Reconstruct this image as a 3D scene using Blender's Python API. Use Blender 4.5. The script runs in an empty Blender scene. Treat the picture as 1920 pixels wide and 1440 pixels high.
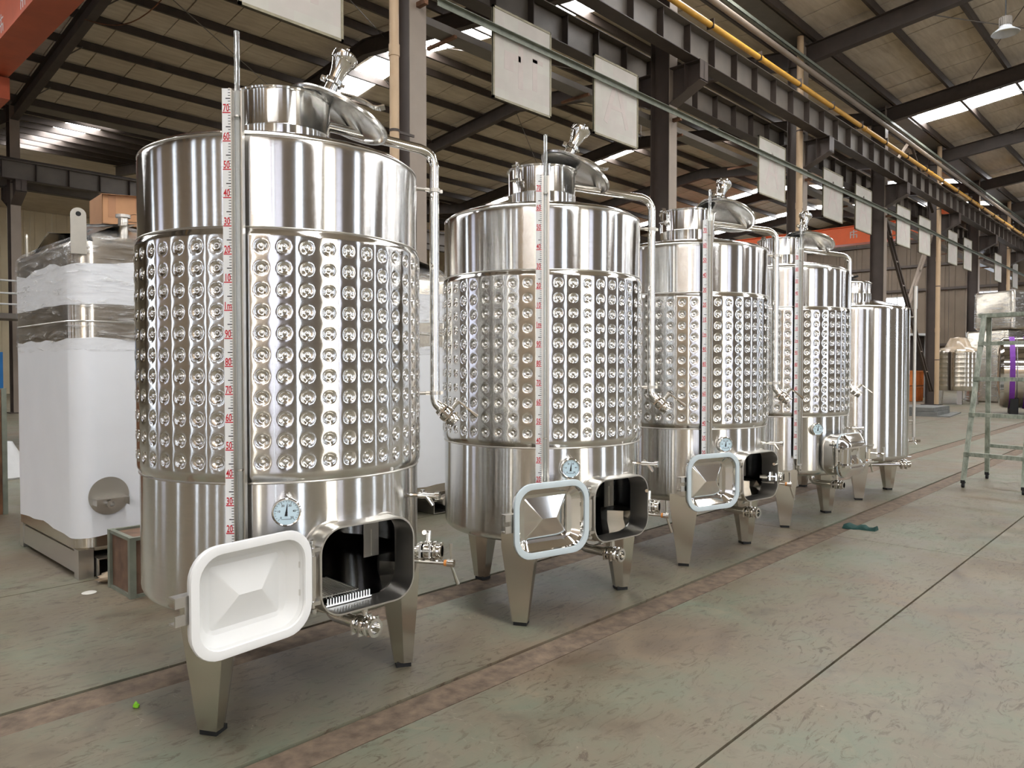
import bpy, bmesh, math, random
from mathutils import Matrix, Vector
random.seed(7)
scene = bpy.context.scene
COL = scene.collection
PI = math.pi
R = math.radians

# ------------------------------------------------------------------ camera, light, exposure
F = 1400.0
TH = R(43.4)
PITCH = math.atan(33 / F)
HC = 1.385
cam_d = bpy.data.cameras.new('camera')
cam_d.sensor_width = 36.0
cam_d.lens = F / 1920 * 36.0
cam_d.clip_end = 200
cam = bpy.data.objects.new('camera', cam_d)
COL.objects.link(cam)
cam.location = (0, 0, HC)
cam.rotation_euler = (PI / 2 - PITCH, 0, TH - PI / 2)
scene.camera = cam

world = bpy.data.worlds.new('daylight')
scene.world = world
world.use_nodes = True
world.node_tree.nodes['Background'].inputs[0].default_value = (0.85, 0.93, 1.0, 1)
world.node_tree.nodes['Background'].inputs[1].default_value = 1.0

vs = scene.view_settings
vs.view_transform = 'Standard'
vs.look = 'None'
vs.gamma = 1.0
vs.use_curve_mapping = False
vs.exposure = 0.34
scene.cycles.max_bounces = 8
scene.cycles.diffuse_bounces = 4
scene.cycles.glossy_bounces = 4
scene.cycles.transparent_max_bounces = 6
scene.cycles.caustics_reflective = False
scene.cycles.caustics_refractive = False
scene.cycles.adaptive_threshold = 0.04
SKYLIGHT = 22.0     # daylight coming through the translucent roof sheets
WINDOW = 4.8        # daylight coming through the wall windows

# ------------------------------------------------------------------ materials
def lin(c):
    return tuple(((v / 12.92) if v <= 0.04045 else ((v + 0.055) / 1.055) ** 2.4) for v in [x / 255 for x in c]) + (1,)

MATS = {}
class NT:
    def __init__(self, name):
        m = bpy.data.materials.new(name)
        m.use_nodes = True
        self.m = m
        self.t = m.node_tree
        self.b = self.t.nodes['Principled BSDF']
        MATS[name] = m
    def n(self, typ, **kw):
        nd = self.t.nodes.new(typ)
        for k, v in kw.items():
            if k.startswith('i_'):
                nd.inputs[k[2:].replace('_', ' ')].default_value = v
            else:
                setattr(nd, k, v)
        return nd
    def l(self, a, b):
        self.t.links.new(a, b)
    def coords(self, scale=(1, 1, 1), which='Object', rot=(0, 0, 0)):
        tc = self.n('ShaderNodeTexCoord')
        mp = self.n('ShaderNodeMapping')
        mp.inputs['Scale'].default_value = scale
        mp.inputs['Rotation'].default_value = rot
        self.l(tc.outputs[which], mp.inputs['Vector'])
        return mp.outputs['Vector']
    def noise(self, vec, scale=5, detail=4, rough=.55, dist=0.0):
        nd = self.n('ShaderNodeTexNoise')
        nd.inputs['Scale'].default_value = scale
        nd.inputs['Detail'].default_value = detail
        nd.inputs['Roughness'].default_value = rough
        nd.inputs['Distortion'].default_value = dist
        self.l(vec, nd.inputs['Vector'])
        return nd.outputs['Fac']
    def ramp(self, fac, stops):
        r = self.n('ShaderNodeValToRGB')
        e = r.color_ramp.elements
        e[0].position, e[0].color = stops[0]
        e[1].position, e[1].color = stops[-1]
        for p, c in stops[1:-1]:
            x = e.new(p); x.color = c
        self.l(fac, r.inputs['Fac'])
        return r.outputs['Color']
    def mix(self, fac, a, b, mode='MIX'):
        x = self.n('ShaderNodeMix', data_type='RGBA', blend_type=mode)
        for s, v in ((x.inputs[0], fac), (x.inputs[6], a), (x.inputs[7], b)):
            if hasattr(v, 'is_linked'):
                self.l(v, s)
            else:
                s.default_value = v
        return x.outputs[2]
    def bump(self, h, strength=.2, dist=.01):
        b = self.n('ShaderNodeBump')
        b.inputs['Strength'].default_value = strength
        b.inputs['Distance'].default_value = dist
        self.l(h, b.inputs['Height'])
        self.l(b.outputs['Normal'], self.b.inputs['Normal'])
    def set(self, **kw):
        for k, v in kw.items():
            self.b.inputs[k.replace('_', ' ')].default_value = v
        return self

def plain(name, rgb, rough=.5, metal=0.0, var=.12, scale=6, bump=0.0, coat=0.0):
    t = NT(name)
    c = lin(rgb)
    v = t.coords()
    f = t.noise(v, scale, 4)
    d = tuple(x * (1 - var) for x in c[:3]) + (1,)
    u = tuple(min(1, x * (1 + var)) for x in c[:3]) + (1,)
    t.l(t.ramp(f, [(.3, d), (.7, u)]), t.b.inputs['Base Color'])
    t.set(Roughness=rough, Metallic=metal, Coat_Weight=coat)
    if bump:
        t.bump(t.noise(v, scale * 6, 3), bump, .005)
    return t.m

def steel(name, rgb=(214, 211, 205), rough=.28, aniso=.9, rot=.25, brush=0.0, tangent=True, axis='Z'):
    t = NT(name)
    t.set(Base_Color=lin(rgb), Metallic=1.0, Roughness=rough, Anisotropic=aniso, Anisotropic_Rotation=rot)
    if tangent and aniso > 0:
        tg = t.n('ShaderNodeTangent', direction_type='RADIAL', axis=axis)
        t.l(tg.outputs[0], t.b.inputs['Tangent'])
    v = t.coords()
    f = t.noise(v, 3, 3)
    rr = t.n('ShaderNodeMapRange')
    rr.inputs['To Min'].default_value = rough * .8
    rr.inputs['To Max'].default_value = rough * 1.2
    t.l(f, rr.inputs['Value'])
    t.l(rr.outputs[0], t.b.inputs['Roughness'])
    return t.m

def emit(name, rgb, strength):
    t = NT(name)
    t.set(Base_Color=(.8, .8, .8, 1), Roughness=.6, Emission_Color=lin(rgb), Emission_Strength=strength)
    v = t.coords((1, 1, 1))
    f = t.noise(v, 1.3, 2)
    c = t.ramp(f, [(.3, tuple(x * .85 for x in lin(rgb)[:3]) + (1,)), (.7, lin(rgb))])
    t.l(c, t.b.inputs['Emission Color'])
    return t.m

def brushed(name, rgb, rough, spread):
    """stainless polished round the axis: fine horizontal grooves scatter light up and down only"""
    t = NT(name)
    t.set(Base_Color=lin(rgb), Metallic=1.0, Roughness=rough)
    geo = t.n('ShaderNodeNewGeometry')
    tot = None
    for k in (7919.0, 13007.0):
        sc_ = t.n('ShaderNodeVectorMath', operation='SCALE'); sc_.inputs['Scale'].default_value = k
        t.l(geo.outputs['Position'], sc_.inputs[0])
        w = t.n('ShaderNodeTexWhiteNoise', noise_dimensions='3D')
        t.l(sc_.outputs[0], w.inputs['Vector'])
        if tot is None: tot = w.outputs['Value']
        else:
            ad = t.n('ShaderNodeMath', operation='ADD'); t.l(tot, ad.inputs[0]); t.l(w.outputs['Value'], ad.inputs[1]); tot = ad.outputs[0]
    sb = t.n('ShaderNodeMath', operation='SUBTRACT'); t.l(tot, sb.inputs[0]); sb.inputs[1].default_value = 1.0
    ml = t.n('ShaderNodeMath', operation='MULTIPLY'); t.l(sb.outputs[0], ml.inputs[0]); ml.inputs[1].default_value = spread
    cx = t.n('ShaderNodeCombineXYZ'); t.l(ml.outputs[0], cx.inputs[2])
    va = t.n('ShaderNodeVectorMath', operation='ADD'); t.l(geo.outputs['Normal'], va.inputs[0]); t.l(cx.outputs[0], va.inputs[1])
    vn = t.n('ShaderNodeVectorMath', operation='NORMALIZE'); t.l(va.outputs[0], vn.inputs[0])
    t.l(vn.outputs[0], t.b.inputs['Normal'])
    # fine tonal grain of the polish, in horizontal passes
    g = t.noise(t.coords((1.5, 1.5, 60)), 3, 4)
    c = lin(rgb)
    t.l(t.ramp(g, [(.3, tuple(x * .94 for x in c[:3]) + (1,)), (.7, c)]), t.b.inputs['Base Color'])
    return t.m
S_SHELL = brushed('brushed_steel', (224, 223, 220), .09, .26)
S_JACKET = brushed('polished_jacket_steel', (220, 219, 216), .09, .14)
S_NECK = brushed('brushed_neck_steel', (224, 223, 220), .09, .26)
S_MIRROR = steel('mirror_steel', (224, 222, 217), .08, 0)
S_LID = steel('lid_steel', (216, 214, 209), .2, 0)
S_SATIN = steel('satin_steel', (205, 201, 193), .32, 0)
S_INNER = steel('dull_inner_steel', (96, 94, 92), .42, 0)
S_LEG = steel('leg_steel', (208, 203, 192), .22, .6, rot=0, tangent=False)
M_WHITE_FILM = plain('white_film', (240, 242, 245), .35, 0, .03, 2)
M_DOOR_FILM = plain('door_white_film', (222, 222, 219), .42, 0, .03, 5)
M_GASKET_WHITE = plain('white_gasket', (232, 232, 230), .5, 0, .02)
M_GASKET_BLUE = plain('pale_blue_gasket', (196, 208, 212), .45, 0, .03)
M_RULER = plain('ruler_white', (232, 233, 232), .4, 0, .02)
M_RED = plain('red_print', (196, 22, 38), .5, 0, .05)
M_BLACK = plain('black_print', (18, 18, 20), .5, 0, .1)
M_RUBBER = plain('black_rubber', (20, 20, 20), .7, 0, .2)
M_DIAL = plain('pale_blue_dial', (205, 228, 238), .35, 0, .02)
M_ORANGE_RING = plain('orange_seal', (214, 140, 70), .5)
M_STEEL_DARK = plain('dark_painted_steel', (70, 60, 53), .55, .1, .2, 3)
M_STEEL_GREY = plain('grey_painted_steel', (112, 104, 95), .5, .1, .12, 3)
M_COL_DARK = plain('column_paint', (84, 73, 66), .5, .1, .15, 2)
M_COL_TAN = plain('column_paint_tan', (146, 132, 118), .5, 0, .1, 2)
M_PVC = plain('beige_pvc', (192, 164, 130), .45, 0, .05, 2)
M_YELLOW = plain('yellow_paint', (212, 158, 62), .45, 0, .12, 5)
M_ORANGE = plain('orange_crane_paint', (240, 104, 36), .45, 0, .06, 3)
M_SALMON = plain('faded_orange_paint', (188, 92, 62), .5, 0, .12, 2)
M_RAIL = plain('green_grey_angle', (126, 130, 116), .5, .2, .2, 8)
M_SIGN_FRAME = plain('aged_sign_frame', (150, 142, 118), .6, 0, .2, 10)
M_PENDANT = plain('lamp_white', (200, 202, 205), .4)
M_CARD = plain('cardboard', (188, 140, 100), .75, 0, .06, 8)
M_CARD_IN = plain('cardboard_tape', (172, 124, 88), .6, 0, .05, 8)
M_WOOD = plain('dark_crate_wood', (110, 84, 66), .7, 0, .3, 9)
M_BLUE = plain('blue_paint', (12, 98, 158), .45, 0, .1, 3)
M_RUST = plain('rusty_plate', (120, 84, 60), .6, .3, .4, 5)
M_CREAM = plain('cream_cladding', (206, 190, 158), .6, 0, .08, 1)
M_CLAD_DARK = plain('brown_cladding', (104, 90, 74), .65, 0, .15, 1)
M_PURPLE = plain('purple_webbing', (122, 56, 158), .65, 0, .08, 20)
M_GREEN_CLOTH = plain('dark_green_cloth', (16, 58, 52), .8, 0, .2, 30, .4)
M_LIME = plain('lime_plastic', (130, 200, 40), .4, 0, .1, 40)
M_PAPER = plain('paper', (214, 210, 200), .7)
M_SLAB = plain('grey_sheet_pile', (112, 112, 108), .7, 0, .2, 5)
M_CRATE_O = plain('orange_plastic', (206, 118, 52), .5, 0, .1, 6)
M_WHITE_MET = plain('white_metal', (214, 214, 212), .45, 0, .05)
M_TAN_FILM = plain('tan_wrap', (196, 176, 150), .25, 0, .12, 7, .5, .4)
M_DIRT = plain('brown_joint_filler', (108, 92, 76), .85, 0, .4, 14, .5)
M_GROUT = plain('dark_joint', (52, 44, 37), .9, 0, .3, 12)

# ladder: worn green-grey paint
t = NT('worn_green_paint')
v = t.coords((1, 1, .35))
f = t.noise(v, 22, 5, .65)
t.l(t.ramp(f, [(.35, lin((118, 126, 112))), (.55, lin((158, 164, 150))), (.72, lin((190, 188, 172)))]), t.b.inputs['Base Color'])
t.set(Roughness=.5, Metallic=.1)
M_LADDER = t.m

# sign: pale board with faint pinkish ghost lettering (flat print)
t = NT('faded_sign_board')
v = t.coords((1, 1, 1))
f = t.noise(v, 1.6, 3)
a = t.ramp(f, [(.3, lin((186, 184, 172))), (.7, lin((208, 203, 192)))])
vb = t.n('ShaderNodeTexBrick', offset=.35, squash=1.0)
vb.inputs['Scale'].default_value = 1.7
vb.inputs['Mortar Size'].default_value = .0
vb.inputs['Color1'].default_value = (0, 0, 0, 1)
vb.inputs['Color2'].default_value = (1, 1, 1, 1)
mp = t.coords((1, 1, 1), rot=(PI / 2, 0, 0))
t.l(mp, vb.inputs['Vector'])
t.l(t.mix(.28, a, t.mix(vb.outputs['Color'], a, lin((190, 168, 166)))), t.b.inputs['Base Color'])
t.set(Roughness=.7)
M_SIGN = t.m
M_SIGN_PRINT = plain('ghost_print', (198, 186, 178), .7, 0, .06, 5)

# roof sheeting: foil-faced insulation, dull tan-grey, slightly wavy
t = NT('roof_insulation')
v = t.coords((1, 1, 1))
f = t.noise(v, .8, 4)
a = t.ramp(f, [(.25, lin((186, 172, 152))), (.55, lin((208, 195, 175))), (.8, lin((222, 211, 194)))])
g = t.noise(t.coords((.6, 5, 1)), 2, 4)
t.l(t.mix(.4, a, t.ramp(g, [(.3, lin((164, 147, 126))), (.7, lin((222, 210, 192)))])), t.b.inputs['Base Color'])
t.set(Roughness=.75, Metallic=0.0)
t.bump(g, .4, .05)
M_ROOF = t.m

# corrugated inner wall cladding
# floor: worn green floor paint over tan concrete with scuffs
t = NT('worn_floor_paint')
v = t.coords((1, 1, 1))
big = t.noise(v, .7, 5, .6)
mid = t.noise(v, 3.1, 6, .65, .6)
base = t.ramp(mid, [(.28, lin((94, 86, 71))), (.46, lin((118, 111, 93))), (.6, lin((112, 113, 95))), (.75, lin((132, 123, 103)))])
brown = t.ramp(big, [(.4, (0, 0, 0, 1)), (.6, (1, 1, 1, 1))])
base = t.mix(brown, base, t.ramp(mid, [(.3, lin((94, 81, 66))), (.7, lin((126, 111, 91)))]))
grn = t.ramp(t.noise(v, 1.25, 5, .65, .4), [(.5, (0, 0, 0, 1)), (.75, (.6, .6, .6, 1))])
base = t.mix(grn, base, lin((98, 114, 96)))
# dark scuff strokes
mpv = t.coords((1.2, 3.0, 1), rot=(0, 0, .5))
sc = t.noise(mpv, 4.2, 8, .76, 2.6)
scm = t.ramp(sc, [(.53, (0, 0, 0, 1)), (.60, (1, 1, 1, 1))])
patch = t.ramp(t.noise(v, 2.3, 5, .7), [(.36, (.25, .25, .25, 1)), (.58, (1, 1, 1, 1))])
scm = t.mix(1.0, scm, patch, 'MULTIPLY')
base = t.mix(t.mix(.8, (0, 0, 0, 1), scm), base, lin((74, 57, 43)))
sc2 = t.noise(t.coords((4, 1.6, 1), rot=(0, 0, -.4)), 6.5, 6, .7, 2.0)
scm2 = t.ramp(sc2, [(.64, (0, 0, 0, 1)), (.74, (1, 1, 1, 1))])
base = t.mix(t.mix(.35, (0, 0, 0, 1), scm2), base, lin((196, 188, 170)))
t.l(base, t.b.inputs['Base Color'])
rr = t.ramp(mid, [(.3, (.38, .38, .38, 1)), (.7, (.58, .58, .58, 1))])
t.l(rr, t.b.inputs['Roughness'])
t.bump(t.noise(v, 40, 4), .08, .004)
M_FLOOR = t.m

M_SKY = emit('translucent_roof_sheet', (250, 252, 255), SKYLIGHT)
M_WIN = emit('daylit_pane', (226, 238, 255), WINDOW)
M_CURTAIN = emit('pale_blue_strip_curtain', (206, 212, 240), WINDOW * .3)
M_WARM = emit('daylit_door', (255, 247, 232), WINDOW)

# stretch film: thin shiny clear plastic with wrinkles
t = NT('stretch_film')
t.set(Base_Color=(.92, .9, .87, 1), Roughness=.12, Alpha=.38, Specular_IOR_Level=.9)
w1 = t.noise(t.coords((1.0, 1.0, 7), rot=(.3, .15, 0)), 3.2, 4, .55, 1.0)
t.bump(w1, 1.0, .05)
al = t.ramp(w1, [(.38, (.06, .06, .06, 1)), (.55, (.16, .16, .16, 1)), (.72, (.6, .6, .6, 1))])
t.l(al, t.b.inputs['Alpha'])
M_STRETCH = t.m
t = NT('clear_glass_tube')
t.set(Base_Color=(.9, .95, .95, 1), Roughness=.03, Transmission_Weight=.85, IOR=1.35, Alpha=.75)
M_GLASS = t.m

# ------------------------------------------------------------------ mesh helpers
class MB:
    def __init__(self):
        self.v = []; self.f = []; self.X = Matrix.Identity(4)
    def add(self, vs, fs):
        o = len(self.v)
        self.v += [tuple(self.X @ Vector(p)) for p in vs]
        self.f += [tuple(i + o for i in q) for q in fs]
        return self
    def box(self, x0, x1, y0, y1, z0, z1):
        p = [(x, y, z) for z in (z0, z1) for y in (y0, y1) for x in (x0, x1)]
        return self.add(p, [(0, 2, 3, 1), (4, 5, 7, 6), (0, 1, 5, 4), (2, 6, 7, 3), (0, 4, 6, 2), (1, 3, 7, 5)])
    def bar(self, a, b, w, h, up=(0, 0, 1)):
        a = Vector(a); b = Vector(b); d = (b - a).normalized(); up = Vector(up)
        if abs(d.dot(up)) > .98: up = Vector((1, 0, 0))
        s = d.cross(up).normalized() * (w / 2); u = s.cross(d).normalized() * (h / 2)
        p = [a - s - u, a + s - u, a + s + u, a - s + u, b - s - u, b + s - u, b + s + u, b - s + u]
        return self.add(p, [(0, 3, 2, 1), (4, 5, 6, 7), (0, 1, 5, 4), (1, 2, 6, 5), (2, 3, 7, 6), (3, 0, 4, 7)])
    def tube(self, pts, r, n=12, caps=True, closed=False):
        pts = [Vector(p) for p in pts]
        rs = r if isinstance(r, (list, tuple)) else [r] * len(pts)
        vs = []; fs = []; prev = None
        m = len(pts)
        for i, p in enumerate(pts):
            if closed: d = (pts[(i + 1) % m] - pts[i - 1])
            else: d = (pts[min(i + 1, m - 1)] - pts[max(i - 1, 0)])
            d.normalize()
            if prev is None:
                a = Vector((0, 0, 1)) if abs(d.z) < .9 else Vector((1, 0, 0))
                s = d.cross(a).normalized()
            else:
                s = (prev - d * prev.dot(d)).normalized()
            prev = s; u = d.cross(s)
            for k in range(n):
                c = 2 * PI * k / n
                vs.append(p + (s * math.cos(c) + u * math.sin(c)) * rs[i])
        L = m if closed else m - 1
        for i in range(L):
            for k in range(n):
                a = i * n + k; b = i * n + (k + 1) % n
                a2 = ((i + 1) % m) * n + k; b2 = ((i + 1) % m) * n + (k + 1) % n
                fs.append((a, b, b2, a2))
        if caps and not closed:
            fs.append(tuple(range(n - 1, -1, -1)))
            fs.append(tuple((m - 1) * n + k for k in range(n)))
        return self.add(vs, fs)
    def lathe(self, prof, n=48, closed=False, a0=0, a1=2 * PI):
        full = abs(a1 - a0 - 2 * PI) < 1e-6
        vs = []; fs = []
        m = len(prof)
        N = n if full else n + 1
        for k in range(N):
            a = a0 + (a1 - a0) * k / n
            for (r, z) in prof:
                vs.append((r * math.cos(a), r * math.sin(a), z))
        for k in range(n):
            k2 = (k + 1) % N
            for i in range(m if closed else m - 1):
                j = (i + 1) % m
                q = [k * m + i, k2 * m + i, k2 * m + j, k * m + j]
                fs.append(tuple(q))
        return self.add(vs, fs)
    def prism(self, poly, z0, z1):
        n = len(poly)
        vs = [(x, y, z0) for x, y in poly] + [(x, y, z1) for x, y in poly]
        fs = [tuple(range(n - 1, -1, -1)), tuple(range(n, 2 * n))]
        fs += [(i, (i + 1) % n, n + (i + 1) % n, n + i) for i in range(n)]
        return self.add(vs, fs)
    def loops(self, loops, cap0=False, cap1=False):
        n = len(loops[0]); vs = [p for l in loops for p in l]; fs = []
        for i in range(len(loops) - 1):
            for k in range(n):
                fs.append((i * n + k, i * n + (k + 1) % n, (i + 1) * n + (k + 1) % n, (i + 1) * n + k))
        if cap0: fs.append(tuple(range(n - 1, -1, -1)))
        if cap1: fs.append(tuple((len(loops) - 1) * n + k for k in range(n)))
        return self.add(vs, fs)
    def at(self, mat):
        self.X = mat; return self
    def mesh(self, name, smooth=35):
        me = bpy.data.meshes.new(name)
        me.from_pydata(self.v, [], self.f)
        bm = bmesh.new(); bm.from_mesh(me)
        bmesh.ops.remove_doubles(bm, verts=bm.verts, dist=1e-6)
        bmesh.ops.recalc_face_normals(bm, faces=bm.faces)
        bm.to_mesh(me); bm.free()
        if smooth:
            me.polygons.foreach_set('use_smooth', [True] * len(me.polygons))
            me.set_sharp_from_angle(angle=R(smooth))
        me.update()
        return me

def link(name, me, mat=None, parent=None):
    o = bpy.data.objects.new(name, me)
    COL.objects.link(o)
    if mat and me and len(me.materials) == 0: me.materials.append(mat)
    if parent: o.parent = parent
    return o
def build(mb, name, mat, parent=None, smooth=35):
    return link(name, mb.mesh(name, smooth), mat, parent)
def tag(o, label, cat, group=None):
    o['label'] = label; o['category'] = cat
    if group: o['group'] = group
    return o
def struct(o):
    o['kind'] = 'structure'; return o
def empty(name, loc=(0, 0, 0), rz=0):
    o = bpy.data.objects.new(name, None); COL.objects.link(o)
    o.location = loc; o.rotation_euler = (0, 0, rz); o.empty_display_size = .1
    return o
CACHE = {}
def shared(key, fn, mat, smooth=35):
    if key not in CACHE:
        me = fn().mesh(key, smooth); me.materials.append(mat); CACHE[key] = me
    return CACHE[key]
def rrect(a, b, r, n=6, cx=0, cy=0):
    """rounded rectangle outline, half sizes a, b"""
    pts = []
    for sx, sy, q in ((1, 1, 0), (-1, 1, 1), (-1, -1, 2), (1, -1, 3)):
        for k in range(n + 1):
            an = PI / 2 * (q + k / n)
            pts.append((cx + sx * (a - r) + r * math.cos(an), cy + sy * (b - r) + r * math.sin(an)))
    return pts
def arc_pts(c, u, w, r, a0, a1, n=6):
    c = Vector(c); u = Vector(u); w = Vector(w)
    return [c + u * (r * math.cos(a0 + (a1 - a0) * k / n)) + w * (r * math.sin(a0 + (a1 - a0) * k / n)) for k in range(n + 1)]
FONT_MESH = {}
def text_mesh(s, size=1.0):
    """flat filled outline of a string, centred, unit size"""
    if s in FONT_MESH: return FONT_MESH[s]
    cu = bpy.data.curves.new('t', 'FONT'); cu.body = s; cu.size = size; cu.align_x = 'CENTER'; cu.align_y = 'BOTTOM_BASELINE'
    cu.resolution_u = 3; cu.offset = .018
    ob = bpy.data.objects.new('t', cu); COL.objects.link(ob)
    dg = bpy.context.evaluated_depsgraph_get()
    me = bpy.data.meshes.new_from_object(ob.evaluated_get(dg))
    vs = [tuple(v.co) for v in me.vertices]; fs = [tuple(p.vertices) for p in me.polygons]
    bpy.data.objects.remove(ob); bpy.data.curves.remove(cu); bpy.data.meshes.remove(me)
    FONT_MESH[s] = (vs, fs)
    return vs, fs

# ------------------------------------------------------------------ the hall
X0, X1 = -12.0, 48.0
YC, YB, YD = 7.5, 26.0, 44.5          # column lines between the naves
YA = -11.0                             # wall behind the camera
ZV = 9.25                              # underside of the roof at the valleys
SL = .12
COLX = [0, 6.02, 12, 18, 24, 30, 36, 42, 48]

# floor: slabs with recessed joints and brown filler strips
floor = struct(empty('floor'))
build(MB().box(X0, X1, YA, YD, -.12, -.03), 'sub_floor', M_GROUT, floor)
yb = [YA, -4.7, 1.285, 2.26, 2.44, 3.29, 3.5, 5.28, 11.3, 17.3, 23.3, YD]
strips = {(2.26, 2.44), (3.29, 3.5)}
xb = [X0, .23, 6.23, 12.23, 18.23, 24.23, X1]
for i in range(len(yb) - 1):
    a, b = yb[i], yb[i + 1]
    if (a, b) in strips:
        for j in range(20):
            xa = X0 + 3.0 * j
            build(MB().box(xa, xa + 3.0, a + .004, b - .012, -.03, -.004 + .001 * random.random()), 'filler_strip', M_DIRT, floor)
    else:
        for j in range(len(xb) - 1):
            g = .006
            build(MB().box(xb[j] + g / 2, xb[j + 1] - g / 2, a + g, b - g, -.03, 0), 'floor_slab', M_FLOOR, floor)

# roof
ceiling = struct(empty('ceiling'))
def roof_z(y):
    if y < YC:
        h = (YC - YA) / 2; return ZV + SL * (h - abs(h - (YC - y)))
    if y < YB:
        h = (YB - YC) / 2; return ZV + SL * (h - abs(h - (y - YC)))
    h = (YD - YB) / 2; return ZV + SL * (h - abs(h - (y - YB)))
RA = (YA + YC) / 2; RB = (YC + YB) / 2; RD = (YB + YD) / 2
slopes = [(RA, YC, 'a'), (YC, RB, 'b'), (RB, YB, 'b'), (YB, RD, 'c')]
lights_at = {'a': (1.5, 13.5, 26.5, 37.5), 'b': (-2.5, 13.5, 25.5, 36.5, 42.5), 'c': (8.5, 20.5, 32.5)}
for (ya, yb_, tagc) in slopes:
    xs = X0
    while xs < X1 - .01:
        w = 1.0
        lit = any(abs(xs + .5 - q) < .49 for q in lights_at[tagc])
        dz = random.uniform(-.012, .012)
        m = MB()
        za, zb = roof_z(ya + .001) + dz, roof_z(yb_ - .001) + dz
        if ya == YC or ya == RB or ya == YB: za = roof_z(ya) + dz
        L = 6
        # each sheet: a pan with a small upturned seam on one edge
        for k in range(L):
            y0 = ya + (yb_ - ya) * k / L; y1 = ya + (yb_ - ya) * (k + 1) / L
            z0 = za + (zb - za) * k / L; z1 = za + (zb - za) * (k + 1) / L
            s = .02 * math.sin(k * 2.1 + xs)
            s2 = .02 * math.sin((k + 1) * 2.1 + xs)
            m.add([(xs + .012, y0, z0 + s), (xs + w - .012, y0, z0 + s), (xs + w - .012, y1, z1 + s2), (xs + .012, y1, z1 + s2),
                   (xs + .012, y0, z0 + s + .05), (xs + w - .012, y0, z0 + s + .05), (xs + w - .012, y1, z1 + s2 + .05), (xs + .012, y1, z1 + s2 + .05)],
                  [(0, 1, 2, 3), (7, 6, 5, 4), (0, 4, 5, 1), (2, 6, 7, 3), (0, 3, 7, 4), (1, 5, 6, 2)])
        build(m, 'skylight_sheet' if lit else 'roof_sheet', M_SKY if lit else M_ROOF, ceiling, smooth=0)
        xs += w
# closing layer above the sheets and the far half of the camera's nave
m = MB()
for ya, yb_ in ((YA, RA), (RA, YC), (YC, RB), (RB, YB), (YB, RD), (RD, YD)):
    za, zb = roof_z(ya) + .12, roof_z(yb_) + .12
    m.add([(X0, ya, za), (X1, ya, za), (X1, yb_, zb), (X0, yb_, zb)], [(0, 1, 2, 3)])
build(m, 'outer_roof_skin', M_ROOF, ceiling, 0)
for q in (-10.5, 1.5, 13.5, 25.5, 36.5):
    build(MB().add([(q - .5, YA, roof_z(YA) + .05), (q + .5, YA, roof_z(YA) + .05), (q + .5, RA, roof_z(RA) + .05), (q - .5, RA, roof_z(RA) + .05)], [(0, 1, 2, 3)]), 'skylight_sheet', M_SKY, ceiling, 0)
# purlins (C sections along the hall)
for (ya, yb_, tagc) in slopes:
    n = 6
    for k in range(n + 1):
        y = ya + (yb_ - ya) * (k + .35) / (n + .7)
        z = roof_z(y) - .03
        m = MB().box(X0, X1, y - .006, y + .006, z - .19, z)
        m.box(X0, X1, y - .006, y + .065, z - .196, z - .186).box(X0, X1, y - .006, y + .065, z - .006, z)
        build(m, 'purlin', M_STEEL_DARK, ceiling, 0)
# rafters
for (ya, yb_, tagc) in slopes:
    for x in COLX:
        za, zb = roof_z(ya) - .23, roof_z(yb_) - .23
        m = MB()
        def web(x0, x1, t0, t1):
            m.add([(x0, ya, za - t1), (x1, ya, za - t1), (x1, yb_, zb - t1), (x0, yb_, zb - t1), (x0, ya, za - t0), (x1, ya, za - t0), (x1, yb_, zb - t0), (x0, yb_, zb - t0)],
                  [(0, 3, 2, 1), (4, 5, 6, 7), (0, 1, 5, 4), (2, 3, 7, 6), (0, 4, 7, 3), (1, 2, 6, 5)])
        web(x - .006, x + .006, 0, .42); web(x - .1, x + .1, 0, .014); web(x - .1, x + .1, .406, .42)
        build(m, 'rafter', M_STEEL_DARK, ceiling, 0)
# fly braces rafter to purlin (small slanted angles)
for (ya, yb_, tagc) in slopes[:3]:
    for x in COLX[1:7]:
        for k in (1, 3, 5):
            y = ya + (yb_ - ya) * (k + .35) / 6.7
            build(MB().bar((x + .02, y, roof_z(y) - .62), (x + .5, y, roof_z(y) - .2), .03, .03), 'fly_brace', M_STEEL_GREY, ceiling, 0)
# valley gutters
for y in (YC, YB):
    m = MB().box(X0, X1, y - .32, y + .32, ZV - .12, ZV - .1).box(X0, X1, y - .33, y - .32, ZV - .12, ZV + .1).box(X0, X1, y + .32, y + .33, ZV - .12, ZV + .1)
    build(m, 'valley_gutter', M_STEEL_GREY, ceiling, 0)
# diagonal roof tie rods
for x in (18, 24, 30):
    for a, b in ((2.2, 5.2), (5.2, 2.2)):
        build(MB().tube([(x, a, roof_z(a) - .3), (x + 6, b, roof_z(b) - .3)], .012, 6), 'tie_rod', M_STEEL_GREY, ceiling)
for x in (6.1, 12, 18):
    for a, b in ((12, 16), (16, 12), (17, 21)):
        build(MB().tube([(x, a, roof_z(a) - .3), (x + 6, b, roof_z(b) - .3)], .012, 6), 'tie_rod', M_STEEL_GREY, ceiling)

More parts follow.
